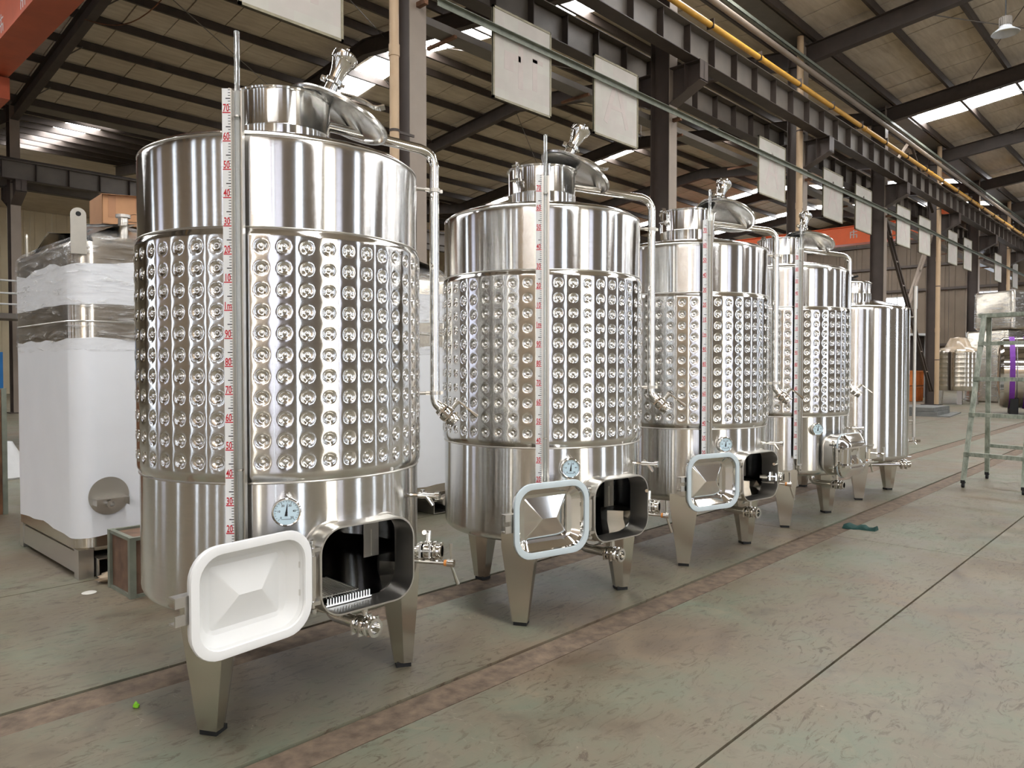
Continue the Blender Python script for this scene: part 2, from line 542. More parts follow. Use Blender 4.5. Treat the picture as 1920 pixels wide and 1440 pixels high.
# walls
def clad_wall(name, x0, x1, y0, y1, z0, z1, mat, girts=(), along='y', inward=1):
    w = struct(empty(name))
    if along == 'y':
        n = int((y1 - y0) / 1.0); step = (y1 - y0) / n
        for k in range(n):
            a = y0 + k * step
            build(MB().box(x0, x1, a + .01, a + step - .01, z0, z1).box(x0 - .03 * inward, x0, a + .2, a + .3, z0, z1).box(x0 - .03 * inward, x0, a + .7, a + .8, z0, z1), 'wall_sheet', mat, w, 0)
        for z in girts:
            build(MB().box(x0 - .16, x0 - .04, y0, y1, z - .04, z + .1), 'girt', M_STEEL_DARK, w, 0)
    else:
        n = int((x1 - x0) / 1.0); step = (x1 - x0) / n
        for k in range(n):
            a = x0 + k * step
            build(MB().box(a + .01, a + step - .01, y0, y1, z0, z1).box(a + .2, a + .3, y0 - .03 * inward, y0, z0, z1).box(a + .7, a + .8, y0 - .03 * inward, y0, z0, z1), 'wall_sheet', mat, w, 0)
    return w
clad_wall('wall_end', X1, X1 + .1, YA, YD, 0, 12, M_CLAD_DARK, (1.4, 2.6, 5.8, 7.2, 8.6))
clad_wall('wall_left', X0, X1, YD, YD + .1, 0, 12, M_CREAM, along='x')
# wall behind the camera with daylit doors and windows
wf = struct(empty('wall_front'))
M_REARWALL = plain('tan_rear_cladding', (172, 152, 128), .6, 0, .1, 1)
M_BACKWALL = plain('pale_back_cladding', (112, 101, 90), .6, 0, .1, 1)
openings = [(-11.6, -9.3, .1, 7.0, 3), (-9.2, -8.7, .1, 7.0, 0), (-8.6, -6.6, .1, 7.0, 3), (-3.5, -2.2, .1, 7.0, 0), (2.1, 4.2, .1, 6.0, 2), (4.4, 5.7, .1, 6.0, 3), (9.1, 10.4, .1, 7.0, 0), (15.6, 16.8, .1, 7.0, 0),
            (23.4, 24.7, .1, 7.0, 0), (31, 32.2, .1, 7.0, 0), (39.5, 41, .1, 7.0, 0)]
wn = 0
def daylit_wall(wf, lo, hi, ops, place, M_BACKWALL=M_BACKWALL):
    global wn
    prev = lo
    for (a, b, za, zb, kind) in ops:
        for q in ((prev, a, 0, 12), (a, b, zb, 12), (a, b, 0, za)):
            build(place(*q, -.1, 0), 'wall_sheet', M_BACKWALL, wf, 0)
        wn += 1
        w = struct(empty('window_%d' % wn))
        build(place(a, b, za, zb, -.06, -.05), 'pane', (M_WIN, M_WIN, M_WARM, M_CURTAIN)[kind], w, 0)
        for q in ((a, a + .05, za, zb), (b - .05, b, za, zb)) + tuple((a, b, za + (zb - za) * f, za + (zb - za) * f + .05) for f in (.33, .66)):
            build(place(*q, -.1, .03), 'window_frame', M_STEEL_GREY, w, 0)
        prev = b
    build(place(prev, hi, 0, 12, -.1, 0), 'wall_sheet', M_BACKWALL, wf, 0)
daylit_wall(wf, X0, X1, openings, lambda a, b, z0, z1, d0, d1: MB().box(a, b, YA + d0, YA + d1, z0, z1))
wr_ = struct(empty('wall_rear'))
daylit_wall(wr_, YA, YD, [(-9.2, -8.0, .4, 7, 2), (-.95, -.5, .4, 7, 0), (.9, 1.3, .4, 7, 0), (2.9, 3.3, .4, 7, 0), (5.0, 5.5, .4, 7, 0), (9.9, 10.5, .4, 7, 0), (15.5, 18, .4, 6, 3), (22, 24, .4, 6, 0)],
            lambda a, b, z0, z1, d0, d1: MB().box(X0 + d0, X0 + d1, a, b, z0, z1), M_REARWALL)
# windows of the end wall
for (ya, yb_, za, zb) in ((13.2, 15.2, 4.1, 5.45), (8.0, 10.2, 3.4, 5.5), (16.5, 18.5, 4.1, 5.45), (2.0, 5.0, 3.4, 5.5), (20, 22, 4.1, 5.45)):
    wn += 1
    w = struct(empty('window_%d' % wn))
    nn = 3
    for k in range(nn):
        a = ya + (yb_ - ya) * k / nn; b = ya + (yb_ - ya) * (k + 1) / nn
        build(MB().box(X1 - .13, X1 - .12, a + .03, b - .03, za + .03, zb - .03), 'pane', M_WIN, w, 0)
        build(MB().box(X1 - .17, X1 - .1, a - .03, a + .03, za, zb).box(X1 - .17, X1 - .1, a, b, za - .03, za + .03).box(X1 - .17, X1 - .1, a, b, zb - .03, zb + .03), 'window_frame', M_WHITE_MET, w, 0)

# columns (H sections, web across the hall) with crane corbels
def h_column(x, y, label, corbels=(-1, 1), z1=None):
    c = empty('steel_column', (x, y, 0))
    h = (z1 or ZV - .12)
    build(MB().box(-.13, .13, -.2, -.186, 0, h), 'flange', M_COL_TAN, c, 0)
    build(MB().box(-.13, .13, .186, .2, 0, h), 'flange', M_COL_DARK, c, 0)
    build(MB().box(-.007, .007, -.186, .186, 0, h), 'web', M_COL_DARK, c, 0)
    build(MB().box(-.24, .24, -.3, .3, 0, .025), 'base_plate', M_STEEL_DARK, c, 0)
    for s in corbels:
        k = MB()
        ya, yb_ = (.2, .82) if s > 0 else (-.82, -.2)
        yin, yout = (ya, yb_) if s > 0 else (yb_, ya)
        # tapered web
        k.add([(-.007, yin, 6.15), (.007, yin, 6.15), (.007, yout, 6.45), (-.007, yout, 6.45), (-.007, yin, 6.78), (.007, yin, 6.78), (.007, yout, 6.78), (-.007, yout, 6.78)],
              [(0, 1, 2, 3), (4, 7, 6, 5), (0, 4, 5, 1), (1, 5, 6, 2), (2, 6, 7, 3), (3, 7, 4, 0)])
        k.box(-.14, .14, min(ya, yb_), max(ya, yb_), 6.766, 6.78)
        k.add([(-.14, yin, 6.13), (.14, yin, 6.13), (.14, yout, 6.43), (-.14, yout, 6.43), (-.14, yin, 6.15), (.14, yin, 6.15), (.14, yout, 6.45), (-.14, yout, 6.45)],
              [(0, 1, 2, 3), (4, 7, 6, 5), (0, 4, 5, 1), (1, 5, 6, 2), (2, 6, 7, 3), (3, 7, 4, 0)])
        k.box(-.14, .14, yout * .5 + yin * .5 - .006, yout * .5 + yin * .5 + .006, 6.3, 6.77)
        k.box(-.14, .14, min(yout, yout - s * .012), max(yout, yout - s * .012), 6.42, 6.77)
        build(k, 'corbel', M_COL_DARK, c, 0)
    return tag(c, label, 'column', 'steel columns')
ordn = ['first', 'second', 'third', 'fourth', 'fifth', 'sixth', 'seventh']
for i, x in enumerate(COLX[1:8]):
    extra = ['left of the two hanging boards, behind the first two dimpled tanks', 'behind the gap between second and third dimpled tanks', 'rising behind the fourth dimpled tank', 'with a braced frame on its right', 'with a braced frame on its left', 'behind the wrapped stacked tanks', 'farthest down the row'][i]
    h_column(x, YC, 'dark steel column %s in the row, %s' % (ordn[i], extra))
for i, x in enumerate(COLX[1:4]):
    h_column(x, YB, 'distant dark steel column, %s in the far row' % ordn[i])

# rainwater downpipes beside every second column
for i, x in enumerate((5.6, 17.5, 29.55, 41.6)):
    p = empty('downpipe', (x, YC - .26, 0))
    z = ZV - .14
    build(MB().tube([(0, 0, .05), (0, 0, z)], .058 if i == 0 else .075, 14), 'pipe', M_PVC, p)
    for zz in (2.6, 5.1, 7.6):
        build(MB().tube([(0, 0, zz), (0, 0, zz + .14)], .066 if i == 0 else .083, 14), 'coupling', M_PVC, p)
    for zz in (1.6, 4.2, 6.9):
        build(MB().tube([(0, 0, zz), (0, 0, zz + .03)], .064 if i == 0 else .08, 14).box(0, .3, -.01, .01, zz, zz + .03), 'pipe_clip', M_STEEL_DARK, p)
    tag(p, ['beige plastic downpipe on the first steel column', 'beige plastic downpipe on the third steel column', 'beige plastic downpipe on the fifth steel column', 'beige plastic downpipe on the seventh steel column'][i], 'pipe', 'downpipes')

# crane runway beams
def runway(y, label, stiff=True, x0=X0, x1=X1, zb=6.79, ht=.5):
    r = empty('crane_runway_beam', (0, y, 0))
    build(MB().box(x0, x1, -.006, .006, zb, zb + ht), 'web', M_STEEL_GREY, r, 0)
    build(MB().box(x0, x1, -.13, .13, zb - .014, zb), 'lower_flange', M_STEEL_DARK, r, 0)
    build(MB().box(x0, x1, -.16, .16, zb + ht, zb + ht + .016), 'upper_flange', M_STEEL_GREY, r, 0)
    build(MB().box(x0, x1, -.025, .025, zb + ht + .016, zb + ht + .11), 'crane_rail', M_STEEL_DARK, r, 0)
    if stiff:
        x = 0.4
        me = None
        while x < x1:
            if me is None:
                me = MB().box(-.006, .006, -.13, -.006, zb, zb + ht).mesh('stiffener', 0); me.materials.append(M_STEEL_DARK)
            for s in (1, -1):
                o = link('stiffener', me, None, r); o.location = (x, 0, 0)
                if s < 0: o.rotation_euler = (0, 0, PI)
            x += .86
    return tag(r, label, 'beam', 'crane runway beams')
runway(YC - .66, 'grey crane runway beam with rows of stiffeners under the yellow pipe')
runway(YC + .66, 'dark crane runway beam behind the column row', True)
runway(YB - .66, 'distant crane runway beam below the far roof at left', True)
runway(YB + .66, 'most distant crane runway beam behind the far columns', False)
# long angle and brown pipe under the valley, channel below the corbels
tag(build(MB().box(X0, X1, YC - .44, YC - .43, 8.5, 8.58).box(X0, X1, YC - .44, YC - .37, 8.5, 8.51), 'steel_angle', M_RAIL, None, 0), 'long pale steel angle running below the roof valley', 'beam')
tag(build(MB().tube([(X0, YC - .55, 8.2), (X1, YC - .55, 8.2)], .06, 12), 'roof_pipe', M_COL_TAN), 'long brown pipe running below the roof valley', 'pipe')
tr = empty('cable_trunking', (0, YC + .2, 0))
build(MB().box(6.5, 47.5, .05, .3, 5.95, 5.97).box(6.5, 47.5, .04, .05, 5.95, 6.05).box(6.5, 47.5, .3, .31, 5.95, 6.05), 'tray', M_STEEL_GREY, tr, 0)
for k in range(12):
    build(MB().box(7 + k * 3, 7.05 + k * 3, .01, .6, 5.91, 5.95), 'tray_bracket', M_RUST, tr, 0)
tag(tr, 'cable tray along the column row below the crane beam', 'cable tray')
# yellow gas pipe
yp = empty('yellow_pipe', (0, YC - .88, 7.42))
build(MB().tube([(X0, 0, 0), (X1, 0, 0)], .055, 12), 'pipe', M_YELLOW, yp)
for k in range(28):
    x = -5 + k * 1.9
    build(MB().box(x, x + .02, -.07, .07, -.07, .1), 'pipe_hanger', M_STEEL_DARK, yp, 0)
for k in range(7):
    build(MB().tube([(2 + 6 * k, 0, 0), (2.12 + 6 * k, 0, 0)], .066, 12), 'pipe_socket', M_YELLOW, yp)
tag(yp, 'long yellow pipe running along the crane runway beam', 'pipe')

# sign rail and hanging boards
sr = empty('sign_rail', (0, YC - .36, 0))
build(MB().box(6.2, X1, -.004, .004, 5.88, 5.96).box(6.2, X1, -.06, .004, 5.952, 5.96), 'angle', M_RAIL, sr, 0)
for x in COLX[1:8]:
    build(MB().box(x - .03, x + .03, 0, .16, 5.84, 5.9), 'rail_bracket', M_RUST, sr, 0)
tag(sr, 'thin pale green steel rail carrying the hanging boards', 'rail')
signs = [(3.62, 4.85, 5.02, 6.5), (7.23, 8.44, 5.03, 6.27), (9.47, 10.70, 5.05, 6.29), (15.26, 16.61, 5.08, 6.31), (18.83, 20.17, 5.1, 6.33), (21.1, 22.4, 5.1, 6.33),
         (24.66, 26.05, 5.12, 6.34), (26.98, 28.34, 5.12, 6.34), (30.6, 31.95, 5.15, 6.36), (32.9, 34.2, 5.15, 6.36), (38.4, 39.8, 5.16, 6.37), (42.3, 43.6, 5.16, 6.37)]
sl = ['cropped pale hanging board at the top edge above the nearest tank', 'pale hanging board nearest after the first column, largest whole one', 'pale hanging board next to the second steel column',
      'pale hanging board left of the third column with downpipe', 'pale hanging board just right of the third column', 'pale hanging board left of the fourth column', 'pale hanging board just right of the fourth column',
      'pale hanging board left of the fifth column', 'pale hanging board right of the fifth column, one of two', 'pale hanging board left of the sixth column', 'small pale hanging board beyond the sixth column', 'farthest small pale hanging board at the right edge']
for i, (xa, xb_, za, zb) in enumerate(signs):
    s = empty('hanging_board', ((xa + xb_) / 2, YC - .3, za))
    w = (xb_ - xa) / 2; h = zb - za
    build(MB().box(-w, w, -.008, .008, 0, h), 'board', M_SIGN, s, 0)
    for a in ((-w, -w + .03, 0, h), (w - .03, w, 0, h), (-w, w, 0, .03), (-w, w, h - .03, h)):
        build(MB().box(a[0], a[1], -.016, .016, a[2], a[3]), 'frame_bar', M_SIGN_FRAME, s, 0)
    # faint ghost print: broad pale strokes
    m = MB()
    if i in (0, 1):
        for q in ((-.38, -.05, .62, .7), (-.1, 0, .25, .95), (.2, .3, .3, .75), (-.38, -.2, .45, .62), (.2, .42, .7, .76)):
            m.box(q[0], q[1], -.0095, -.008, q[2], q[3])
    else:
        m.bar((-.3, -.009, .25), (0, -.009, h - .25), .1, .002, (0, 1, 0)); m.bar((.3, -.009, .25), (0, -.009, h - .25), .1, .002, (0, 1, 0)); m.box(-.15, .15, -.0095, -.008, .5, .56)
    build(m, 'ghost_print', M_SIGN_PRINT, s, 0)
    tag(s, sl[i], 'board', 'boards hanging from the rail')

# V bracing between fourth and fifth column
vb_ = empty('braced_frame', (27, YC, 0))
for s in (-1, 1):
    for d in (-.14, .14):
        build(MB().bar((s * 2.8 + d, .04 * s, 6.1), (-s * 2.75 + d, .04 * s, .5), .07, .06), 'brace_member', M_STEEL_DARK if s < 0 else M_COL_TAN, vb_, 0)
    for k in range(1, 8):
        f = k / 8
        x = s * (2.8 - 5.55 * f); z = 6.1 - 5.6 * f
        build(MB().box(x - .15, x + .15, .04 * s - .03, .04 * s + .03, z - .02, z + .02), 'batten', M_COL_TAN, vb_, 0)
tag(vb_, 'crossed lattice braces between fourth and fifth columns', 'brace')
vb2 = empty('braced_frame', (27, YC, 6.79))
for s in (-1, 1):
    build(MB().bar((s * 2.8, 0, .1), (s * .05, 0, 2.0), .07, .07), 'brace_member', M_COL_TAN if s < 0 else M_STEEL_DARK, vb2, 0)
tag(vb2, 'inverted V brace above the yellow pipe between columns', 'brace')

# overhead cranes
def crane(x, ya, yb_, z, mat, label, tall=.75):
    c = empty('overhead_crane', (x, 0, z))
    build(MB().box(-.2, .2, ya, yb_, .12, tall), 'girder_web', mat, c, 0)
    build(MB().box(-.3, .3, ya, yb_, 0, .03).box(-.2, -.18, ya, yb_, .03, .12).box(.18, .2, ya, yb_, .03, .12), 'lower_flange', mat, c, 0)
    build(MB().box(-.28, .28, ya, yb_, tall, tall + .03), 'upper_flange', mat, c, 0)
    cz = 7.42 - z
    for y in (ya - .22, yb_ + .22):
        build(MB().box(-1.3, 1.3, y - .14, y + .14, cz, cz + .34), 'end_carriage', mat, c, 0)
        build(MB().box(-.25, .25, min(y, y + (.5 if y < 15 else -.5)), max(y, y + (.5 if y < 15 else -.5)), max(cz, tall) + .03, max(cz, tall) + .2), 'girder_bracket', mat, c, 0)
    # painted white characters, drawn as strokes
    for yy in (ya + 1.8, ya + 3.2, ya + 4.6, yb_ - 6.5, yb_ - 8.0, yb_ - 9.5):
        m = MB()
        for q in ((-.15, .15, .5, .53), (-.15, .15, .38, .41), (-.02, .02, .25, .6), (-.15, -.11, .25, .4), (.11, .15, .25, .5)):
            m.box(-.2015, -.2, yy + q[0], yy + q[1], q[2], q[3])
        build(m, 'painted_character', M_WHITE_MET, c, 0)
    hb = build(MB().box(-.3, .3, (ya + yb_) / 2 + 2, (ya + yb_) / 2 + 2.8, -.5, -.05), 'hoist', mat, c, 0)
    return tag(c, label, 'crane', 'overhead cranes')
crane(34.0, YC + .88, YB - .88, 7.0 - .3, M_ORANGE, 'bright orange overhead crane girder far down the hall')
crane(4.0, YC + .88, YB - .88, 7.55, M_SALMON, 'faded orange overhead crane girder at the top left corner', .95)

# pendant lamp
L = empty('pendant_lamp', (16.63, 3.0, 7.62))
build(MB().lathe([(.23, 0), (.235, .01), (.12, .1), (.1, .13), (.1, .14)], 28), 'lamp_shade', M_PENDANT, L)
m = MB().lathe([(0, .3), (.1, .3), (.1, .13)], 20)
for k in range(12):
    a = 2 * PI * k / 12
    m.bar((.1 * math.cos(a), .1 * math.sin(a), .15), (.1 * math.cos(a), .1 * math.sin(a), .29), .012, .03)
build(m, 'heat_sink', M_STEEL_GREY, L)
build(MB().lathe([(0, .11), (.1, .11), (.115, .1)], 20), 'lens', M_PAPER, L)
build(MB().tube([(0, 0, .3), (0, 0, roof_z(3.0) - 7.62 - .2)], .012, 6), 'drop_cable', M_BLACK, L)
tag(L, 'pale high bay pendant lamp hanging at the top right', 'lamp')
# drooping cable near the orange crane
pts = []
for k in range(17):
    f = k / 16
    y = 18.2 - 4.6 * f
    pts.append((5.6 + .9 * f, y, 9.0 + .9 * f - .9 * math.sin(PI * f)))
tag(build(MB().tube(pts, .012, 6), 'drooping_cable', M_RUST), 'thin brown cable drooping below the roof at upper left', 'cable')

# ------------------------------------------------------------------ dimple-jacketed wine tanks
# every part is authored around the tank axis facing +X and turned to its azimuth
TR = .58
NZ = .625          # manway centre height
NA, NB, NR = .215, .168, .095
ND = .65          # manway rim distance from the axis
GZ = .585          # height of the ruler's zero

def arc2(cx, cz, r, a0, a1, n):
    return [(cx + r * math.cos(R(a0 + (a1 - a0) * k / n)), cz + r * math.sin(R(a0 + (a1 - a0) * k / n))) for k in range(n + 1)]
def shell_solid(zt=2.205, neck=.195, rb=TR, n=128):
    out = [(0, .405), (.40, .43)] + arc2(rb - .055, .5, .055, -75, 0, 5)
    out += [(rb, .7), (rb, .95), (rb, 1.9), (rb, zt - .02)] + arc2(rb - .05, zt, .05, 0, 72, 6) + [(neck + .12, zt + .105), (neck, zt + .125)]
    inn = [(neck, zt + .119), (neck + .12, zt + .099), (rb - .05, zt + .035), (rb - .006, zt - .02), (rb - .006, .52), (rb - .05, .46), (.40, .436), (0, .411)]
    return MB().lathe(out + inn, n)
def rr_loop(x, a, b, r, z=NZ, n=7):
    return [(x, y, z + w) for y, w in rrect(a, b, r, n)]
def make_shell_cut():
    if 'shell_cut' in CACHE: return CACHE['shell_cut']
    me = shell_solid().mesh('shell', 30)
    o = bpy.data.objects.new('tmp', me); COL.objects.link(o)
    cut = MB().loops([rr_loop(.3, NA - .006, NB - .006, NR), rr_loop(.8, NA - .006, NB - .006, NR)], True, True)
    co = bpy.data.objects.new('cut', cut.mesh('cut', 0)); COL.objects.link(co)
    md = o.modifiers.new('b', 'BOOLEAN'); md.operation = 'DIFFERENCE'; md.object = co; md.solver = 'EXACT'
    dg = bpy.context.evaluated_depsgraph_get()
    r = bpy.data.meshes.new_from_object(o.evaluated_get(dg)); r.name = 'shell_cut'
    bpy.data.objects.remove(o); bpy.data.objects.remove(co)
    r.polygons.foreach_set('use_smooth', [True] * len(r.polygons)); r.set_sharp_from_angle(angle=R(30))
    r.materials.clear(); r.materials.append(S_SHELL)
    CACHE['shell_cut'] = r
    return r

NCOL, NROW = 46, 11
DZ = .0789
Z1ST = 1.033
JB, JT = .955, 1.892
DA = 2 * PI / NCOL
def make_jacket():
    nu, per = 12, 12
    U = NCOL * nu
    zs = [JB, JB + .004, JB + .012, JB + .025]
    z = Z1ST - DZ / 2
    while z <= Z1ST + (NROW - .5) * DZ + 1e-6:
        zs.append(z); z += DZ / per
    zs += [JT - .025, JT - .012, JT - .004, JT]
    vs = []; fs = []
    for i, z in enumerate(zs):
        e = min((z - JB), (JT - z))
        edge = min(1, max(0, e / .03)); edge = edge * edge * (3 - 2 * edge)
        for k in range(U):
            u = k / nu
            du = (u - round(u)) * DA * TR
            rr_ = round((z - Z1ST) / DZ)
            rr_ = max(0, min(NROW - 1, rr_))
            dz = z - (Z1ST + rr_ * DZ)
            d2 = du * du + dz * dz
            dd = math.sqrt(d2)
            # broad pillow between the welds plus the pressed dish itself
            h = .0115 * edge
            if True:
                h -= .0011 * math.exp(-d2 / (2 * .019 ** 2)) * edge
                if dd < .0215: h -= .0062 * min(1, (.0215 - dd) / .007)
            # the sheet is drawn in a little along each column
            h -= .0004 * (.5 + .5 * math.cos(2 * PI * u)) * edge
            r = TR + .001 + h
            a = u * DA
            vs.append((r * math.cos(a), r * math.sin(a), z))
    for i in range(len(zs) - 1):
        for k in range(U):
            k2 = (k + 1) % U
            fs.append((i * U + k, i * U + k2, (i + 1) * U + k2, (i + 1) * U + k))
    return MB().add(vs, fs)
def make_dimple():
    # spun dish: rolled lip, cone wall, flat, weld nub; axis along +X at radius 0
    prof = [(.0222, -.0025), (.0208, .0003), (.0193, .0001), (.0150, -.0030), (.0098, -.0040), (.0074, -.0034), (.0060, -.0008), (.0028, .0010), (0, .0012)]
    m = MB(); m.X = Matrix.Rotation(PI / 2, 4, 'Y')
    return m.lathe(prof, 16)
def make_ring(r, z, t):
    return lambda: MB().lathe([(r, z - t), (r + t * .7, z - t * .7), (r + t, z), (r + t * .7, z + t * .7), (r, z + t)], 96)
def make_leg():
    m = MB()
    def sec(z, w, d0, d1):
        # outward face wide, tapering inward; five-sided folded plate
        return [(d1, -w / 2, z), (d1, w / 2, z), ((d0 + d1) / 2, w / 2 * 1.02, z), (d0, w / 2 * .55, z), (d0, -w / 2 * .55, z), ((d0 + d1) / 2, -w / 2 * 1.02, z)]
    ls = [sec(.02, .082, .475, .555), sec(.30, .155, .43, .572), sec(.43, .19, .405, .578), sec(.505, .19, .405, .578)]
    m.loops(ls, True, True)
    return m
def make_pad():
    return MB().prism([(.482, -.036), (.55, -.036), (.55, .036), (.482, .036)], 0, .02)
def make_top_neck(z0=2.2, z1=2.545, r=.2):
    def f():
        return MB().lathe([(r, z0 + .1), (r, z0 + .185), (r + .0025, z0 + .19), (r, z0 + .195), (r, z1 - .012), (r + .009, z1 - .01), (r + .011, z1 - .003), (r + .004, z1), (r - .003, z1 - .003), (r - .005, z1 - .02), (r - .005, z0 + .1)], 72)
    return f
def make_lid():
    r = .222
    return MB().lathe([(0, .04), (.08, .037), (.14, .029), (.19, .016), (r - .012, .007), (r, .005), (r + .004, -.004), (r - .002, -.012), (r - .012, -.012), (r - .02, -.004), (.19, .004), (.14, .015), (.08, .023), (0, .026)], 64)
def make_breather():
    m = MB(); m.X = Matrix.Translation((-.085, 0, .04))
    m.lathe([(0, 0), (.03, 0), (.03, .075), (.036, .08), (.036, .09), (.03, .094), (.034, .13), (.046, .175), (.052, .185), (.056, .19), (.058, .215), (.05, .225), (.02, .228), (0, .228)], 32)
    m.lathe([(.0, .225), (.008, .228), (.008, .25), (.0, .256)], 10)
    m.tube([(.03, 0, .085), (.05, .0, .085)], .008, 8)
    return m
def make_breather_clamp():
    m = MB(); m.X = Matrix.Translation((-.085, 0, .04))
    m.lathe([(.034, .072), (.041, .076), (.041, .094), (.034, .098)], 28)
    m.box(-.058, -.038, -.009, .009, .074, .096)
    m.tube([(-.05, -.02, .085), (-.05, .022, .085)], .005, 8)
    return m
def make_lid_lever():
    m = MB()
    m.bar((.0, .0, .055), (.0, .0, .085), .03, .03)
    pts = [(-.03, 0, .088), (.03, 0, .098), (.08, 0, .098), (.12, 0, .09), (.15, 0, .098)]
    for a, b in zip(pts[:-1], pts[1:]): m.bar(a, b, .04, .006, (0, 0, 1))
    m.bar((.14, 0, .094), (.165, 0, .112), .045, .006)
    return m
def make_lid_hinge():
    m = MB()
    m.box(-.02, .02, -.02, .02, 2.40, 2.56); return m
def make_neck_clamp():
    """swing bolt clamp at the rim of the top neck"""
    m = MB()
    m.box(.198, .226, -.022, .022, 2.452, 2.468)
    m.tube([(.222, 0, 2.44), (.222, 0, 2.565)], .006, 8)
    m.tube([(.222, -.016, 2.545), (.222, .016, 2.545)], .012, 8)
    m.tube([(.222, -.034, 2.46), (.222, .034, 2.46)], .008, 8)
    m.box(.2, .228, -.012, .012, 2.53, 2.562)
    return m
# --- level gauge
def make_channel():
    x0, x1, y0, y1 = .606, .634, -.008, .032
    z0, z1 = .55, GZ + 1.785
    m = MB()
    m.box(x0, x0 + .003, y0, y1, z0, z1).box(x0, x1, y0, y0 + .003, z0, z1).box(x0, x1, y1 - .003, y1, z0, z1)
    m.box(x0 + .004, x1 - .004, y0, y1, z0, z0 + .01)
    return m
def make_gauge_bracket(z):
    return lambda: MB().tube([(TR - .02, .012, z), (.61, .012, z)], .006, 8)
def make_sight_tube():
    m = MB()
    m.tube([(.622, .012, .53), (.622, .012, 2.575)], .0095, 14)
    return m
def make_tube_band():
    return MB().lathe([(.0095, -.004), (.0115, -.003), (.0115, .003), (.0095, .004)], 14)
def make_ruler():
    return MB().box(.632, .6335, -.038, -.0075, GZ + .02, GZ + 1.785)
def ruler_ticks():
    m = MB()
    for c in range(3, 179):
        z = GZ + c / 100
        if c % 10 == 0: continue
        w = .017 if c % 5 == 0 else .0085
        h = .0017 if c % 5 == 0 else .0011
        m.box(.6335, .6339, -.0082 - w, -.0082, z - h, z + h)
    return m
def ruler_mark(c):
    return lambda: MB().box(.6335, .634, -.0365, -.0082, GZ + c / 100 - .0019, GZ + c / 100 + .0019)
def ruler_digits(s, c):
    def f():
        vs, fs = text_mesh(s)
        k = .037
        m = MB()
        m.add([(.6342, -.0235 + x * k * .6, GZ + c / 100 + .0042 + y * k) for x, y, z in vs], fs)
        return m
    return f
def make_gauge_valve():
    m = MB()
    m.tube([(.5, .012, .515), (.622, .012, .515)], .009, 10)
    m.tube([(.622, .012, .5), (.622, .012, .548)], .014, 12)
    m.tube([(.622, .012, .515), (.668, .012, .515)], .007, 8)
    m.bar((.665, .012, .508), (.665, .012, .548), .012, .006)
    m.tube([(.622, .012, .5), (.622, .012, .478)], [.008, .005], 8)
    return m
# --- thermometer
def th_frame():
    return Matrix.Translation((TR + .005, 0, .852)) @ Matrix.Rotation(PI / 2, 4, 'Y')
def make_th_case():
    m = MB(); m.X = th_frame()
    return m.lathe([(.012, -.02), (.012, .0), (.04, .004), (.05, .008), (.0525, .012), (.0525, .03), (.049, .034), (.0455, .033), (.0455, .028)], 40)
def make_th_dial():
    m = MB(); m.X = th_frame()
    return m.lathe([(0, .029), (.046, .029), (.046, .026), (0, .026)], 40)
def dial_pt(r, ang, h=.0296):
    # ang clockwise from up as seen from outside; outward +X, right +Y, up +Z
    return (TR + .005 + h, r * math.sin(ang), .852 + r * math.cos(ang))
def make_th_marks():
    m = MB()
    for k in range(21):
        a = R(-135 + 270 * k / 20)
        r0 = .034 if k % 4 == 0 else .038
        m.bar(dial_pt(r0, a), dial_pt(.042, a), .0013, .0004, (1, 0, 0))
    for k, s in enumerate(('0', '10', '20', '30', '40', '50')):
        a = R(-135 + 270 * k / 5)
        vs, fs = text_mesh(s)
        c = dial_pt(.0275, a)
        m.add([(c[0], c[1] + x * .011, c[2] - .004 + y * .011) for x, y, z in vs], fs)
    m.box(TR + .0344, TR + .0348, -.018, .018, .8255, .827)
    return m
def make_th_needle():
    m = MB(); a = R(6)
    h = .0305
    p = [dial_pt(.036, a, h), dial_pt(.0035, a + PI / 2, h), dial_pt(.015, a + PI - .35, h), dial_pt(.015, a + PI + .35, h), dial_pt(.0035, a - PI / 2, h)]
    q = [(x + .001, y, z) for x, y, z in p]
    m.add(p + q, [(0, 1, 2, 3, 4), (9, 8, 7, 6, 5)] + [(i, (i + 1) % 5, 5 + (i + 1) % 5, 5 + i) for i in range(5)])
    m.tube([dial_pt(0, 0, .029), dial_pt(0, 0, .033)], .004, 10)
    return m
# --- manway
def make_manway_neck():
    m = MB()
    A = [rr_loop(.515, NA, NB, NR), rr_loop(ND - .004, NA, NB, NR), rr_loop(ND, NA - .002, NB - .002, NR - .002), rr_loop(ND, NA - .008, NB - .008, NR - .008), rr_loop(ND - .004, NA - .009, NB - .009, NR - .009), rr_loop(.53, NA - .009, NB - .009, NR - .009)]
    return m.loops(A)
def make_neck_weld():
    """ragged bead where the manway neck meets the shell"""
    m = MB(); pts = []
    for y, z in rrect(NA + .002, NB + .002, NR, 10):
        pts.append((math.sqrt(max(.01, (TR + .001) ** 2 - y * y)), y, NZ + z))
    return m.tube(pts, .005, 6, closed=True)
def make_hinge_post():
    y = -NA - .022; x = ND - .012
    m = MB()
    m.tube([(x, y, NZ - .115), (x, y, NZ + .115)], .0085, 10)
    for z in (-.105, .09):
        m.box(x - .03, x + .012, y - .01, y + .024, NZ + z, NZ + z + .014)
    m.tube([(x, y, NZ + .118), (x, y, NZ + .132)], .013, 6)
    m.tube([(x, y, NZ - .132), (x, y, NZ - .118)], .013, 6)
    return m
DW, DH = .232, .187    # door half sizes
def dl(x, a, b, r, n=7):
    """door outline: hinge axis at the origin, door spans +Y, inner face towards -X"""
    return [(x, .012 + DW + y, z) for y, z in rrect(a, b, r, n)]
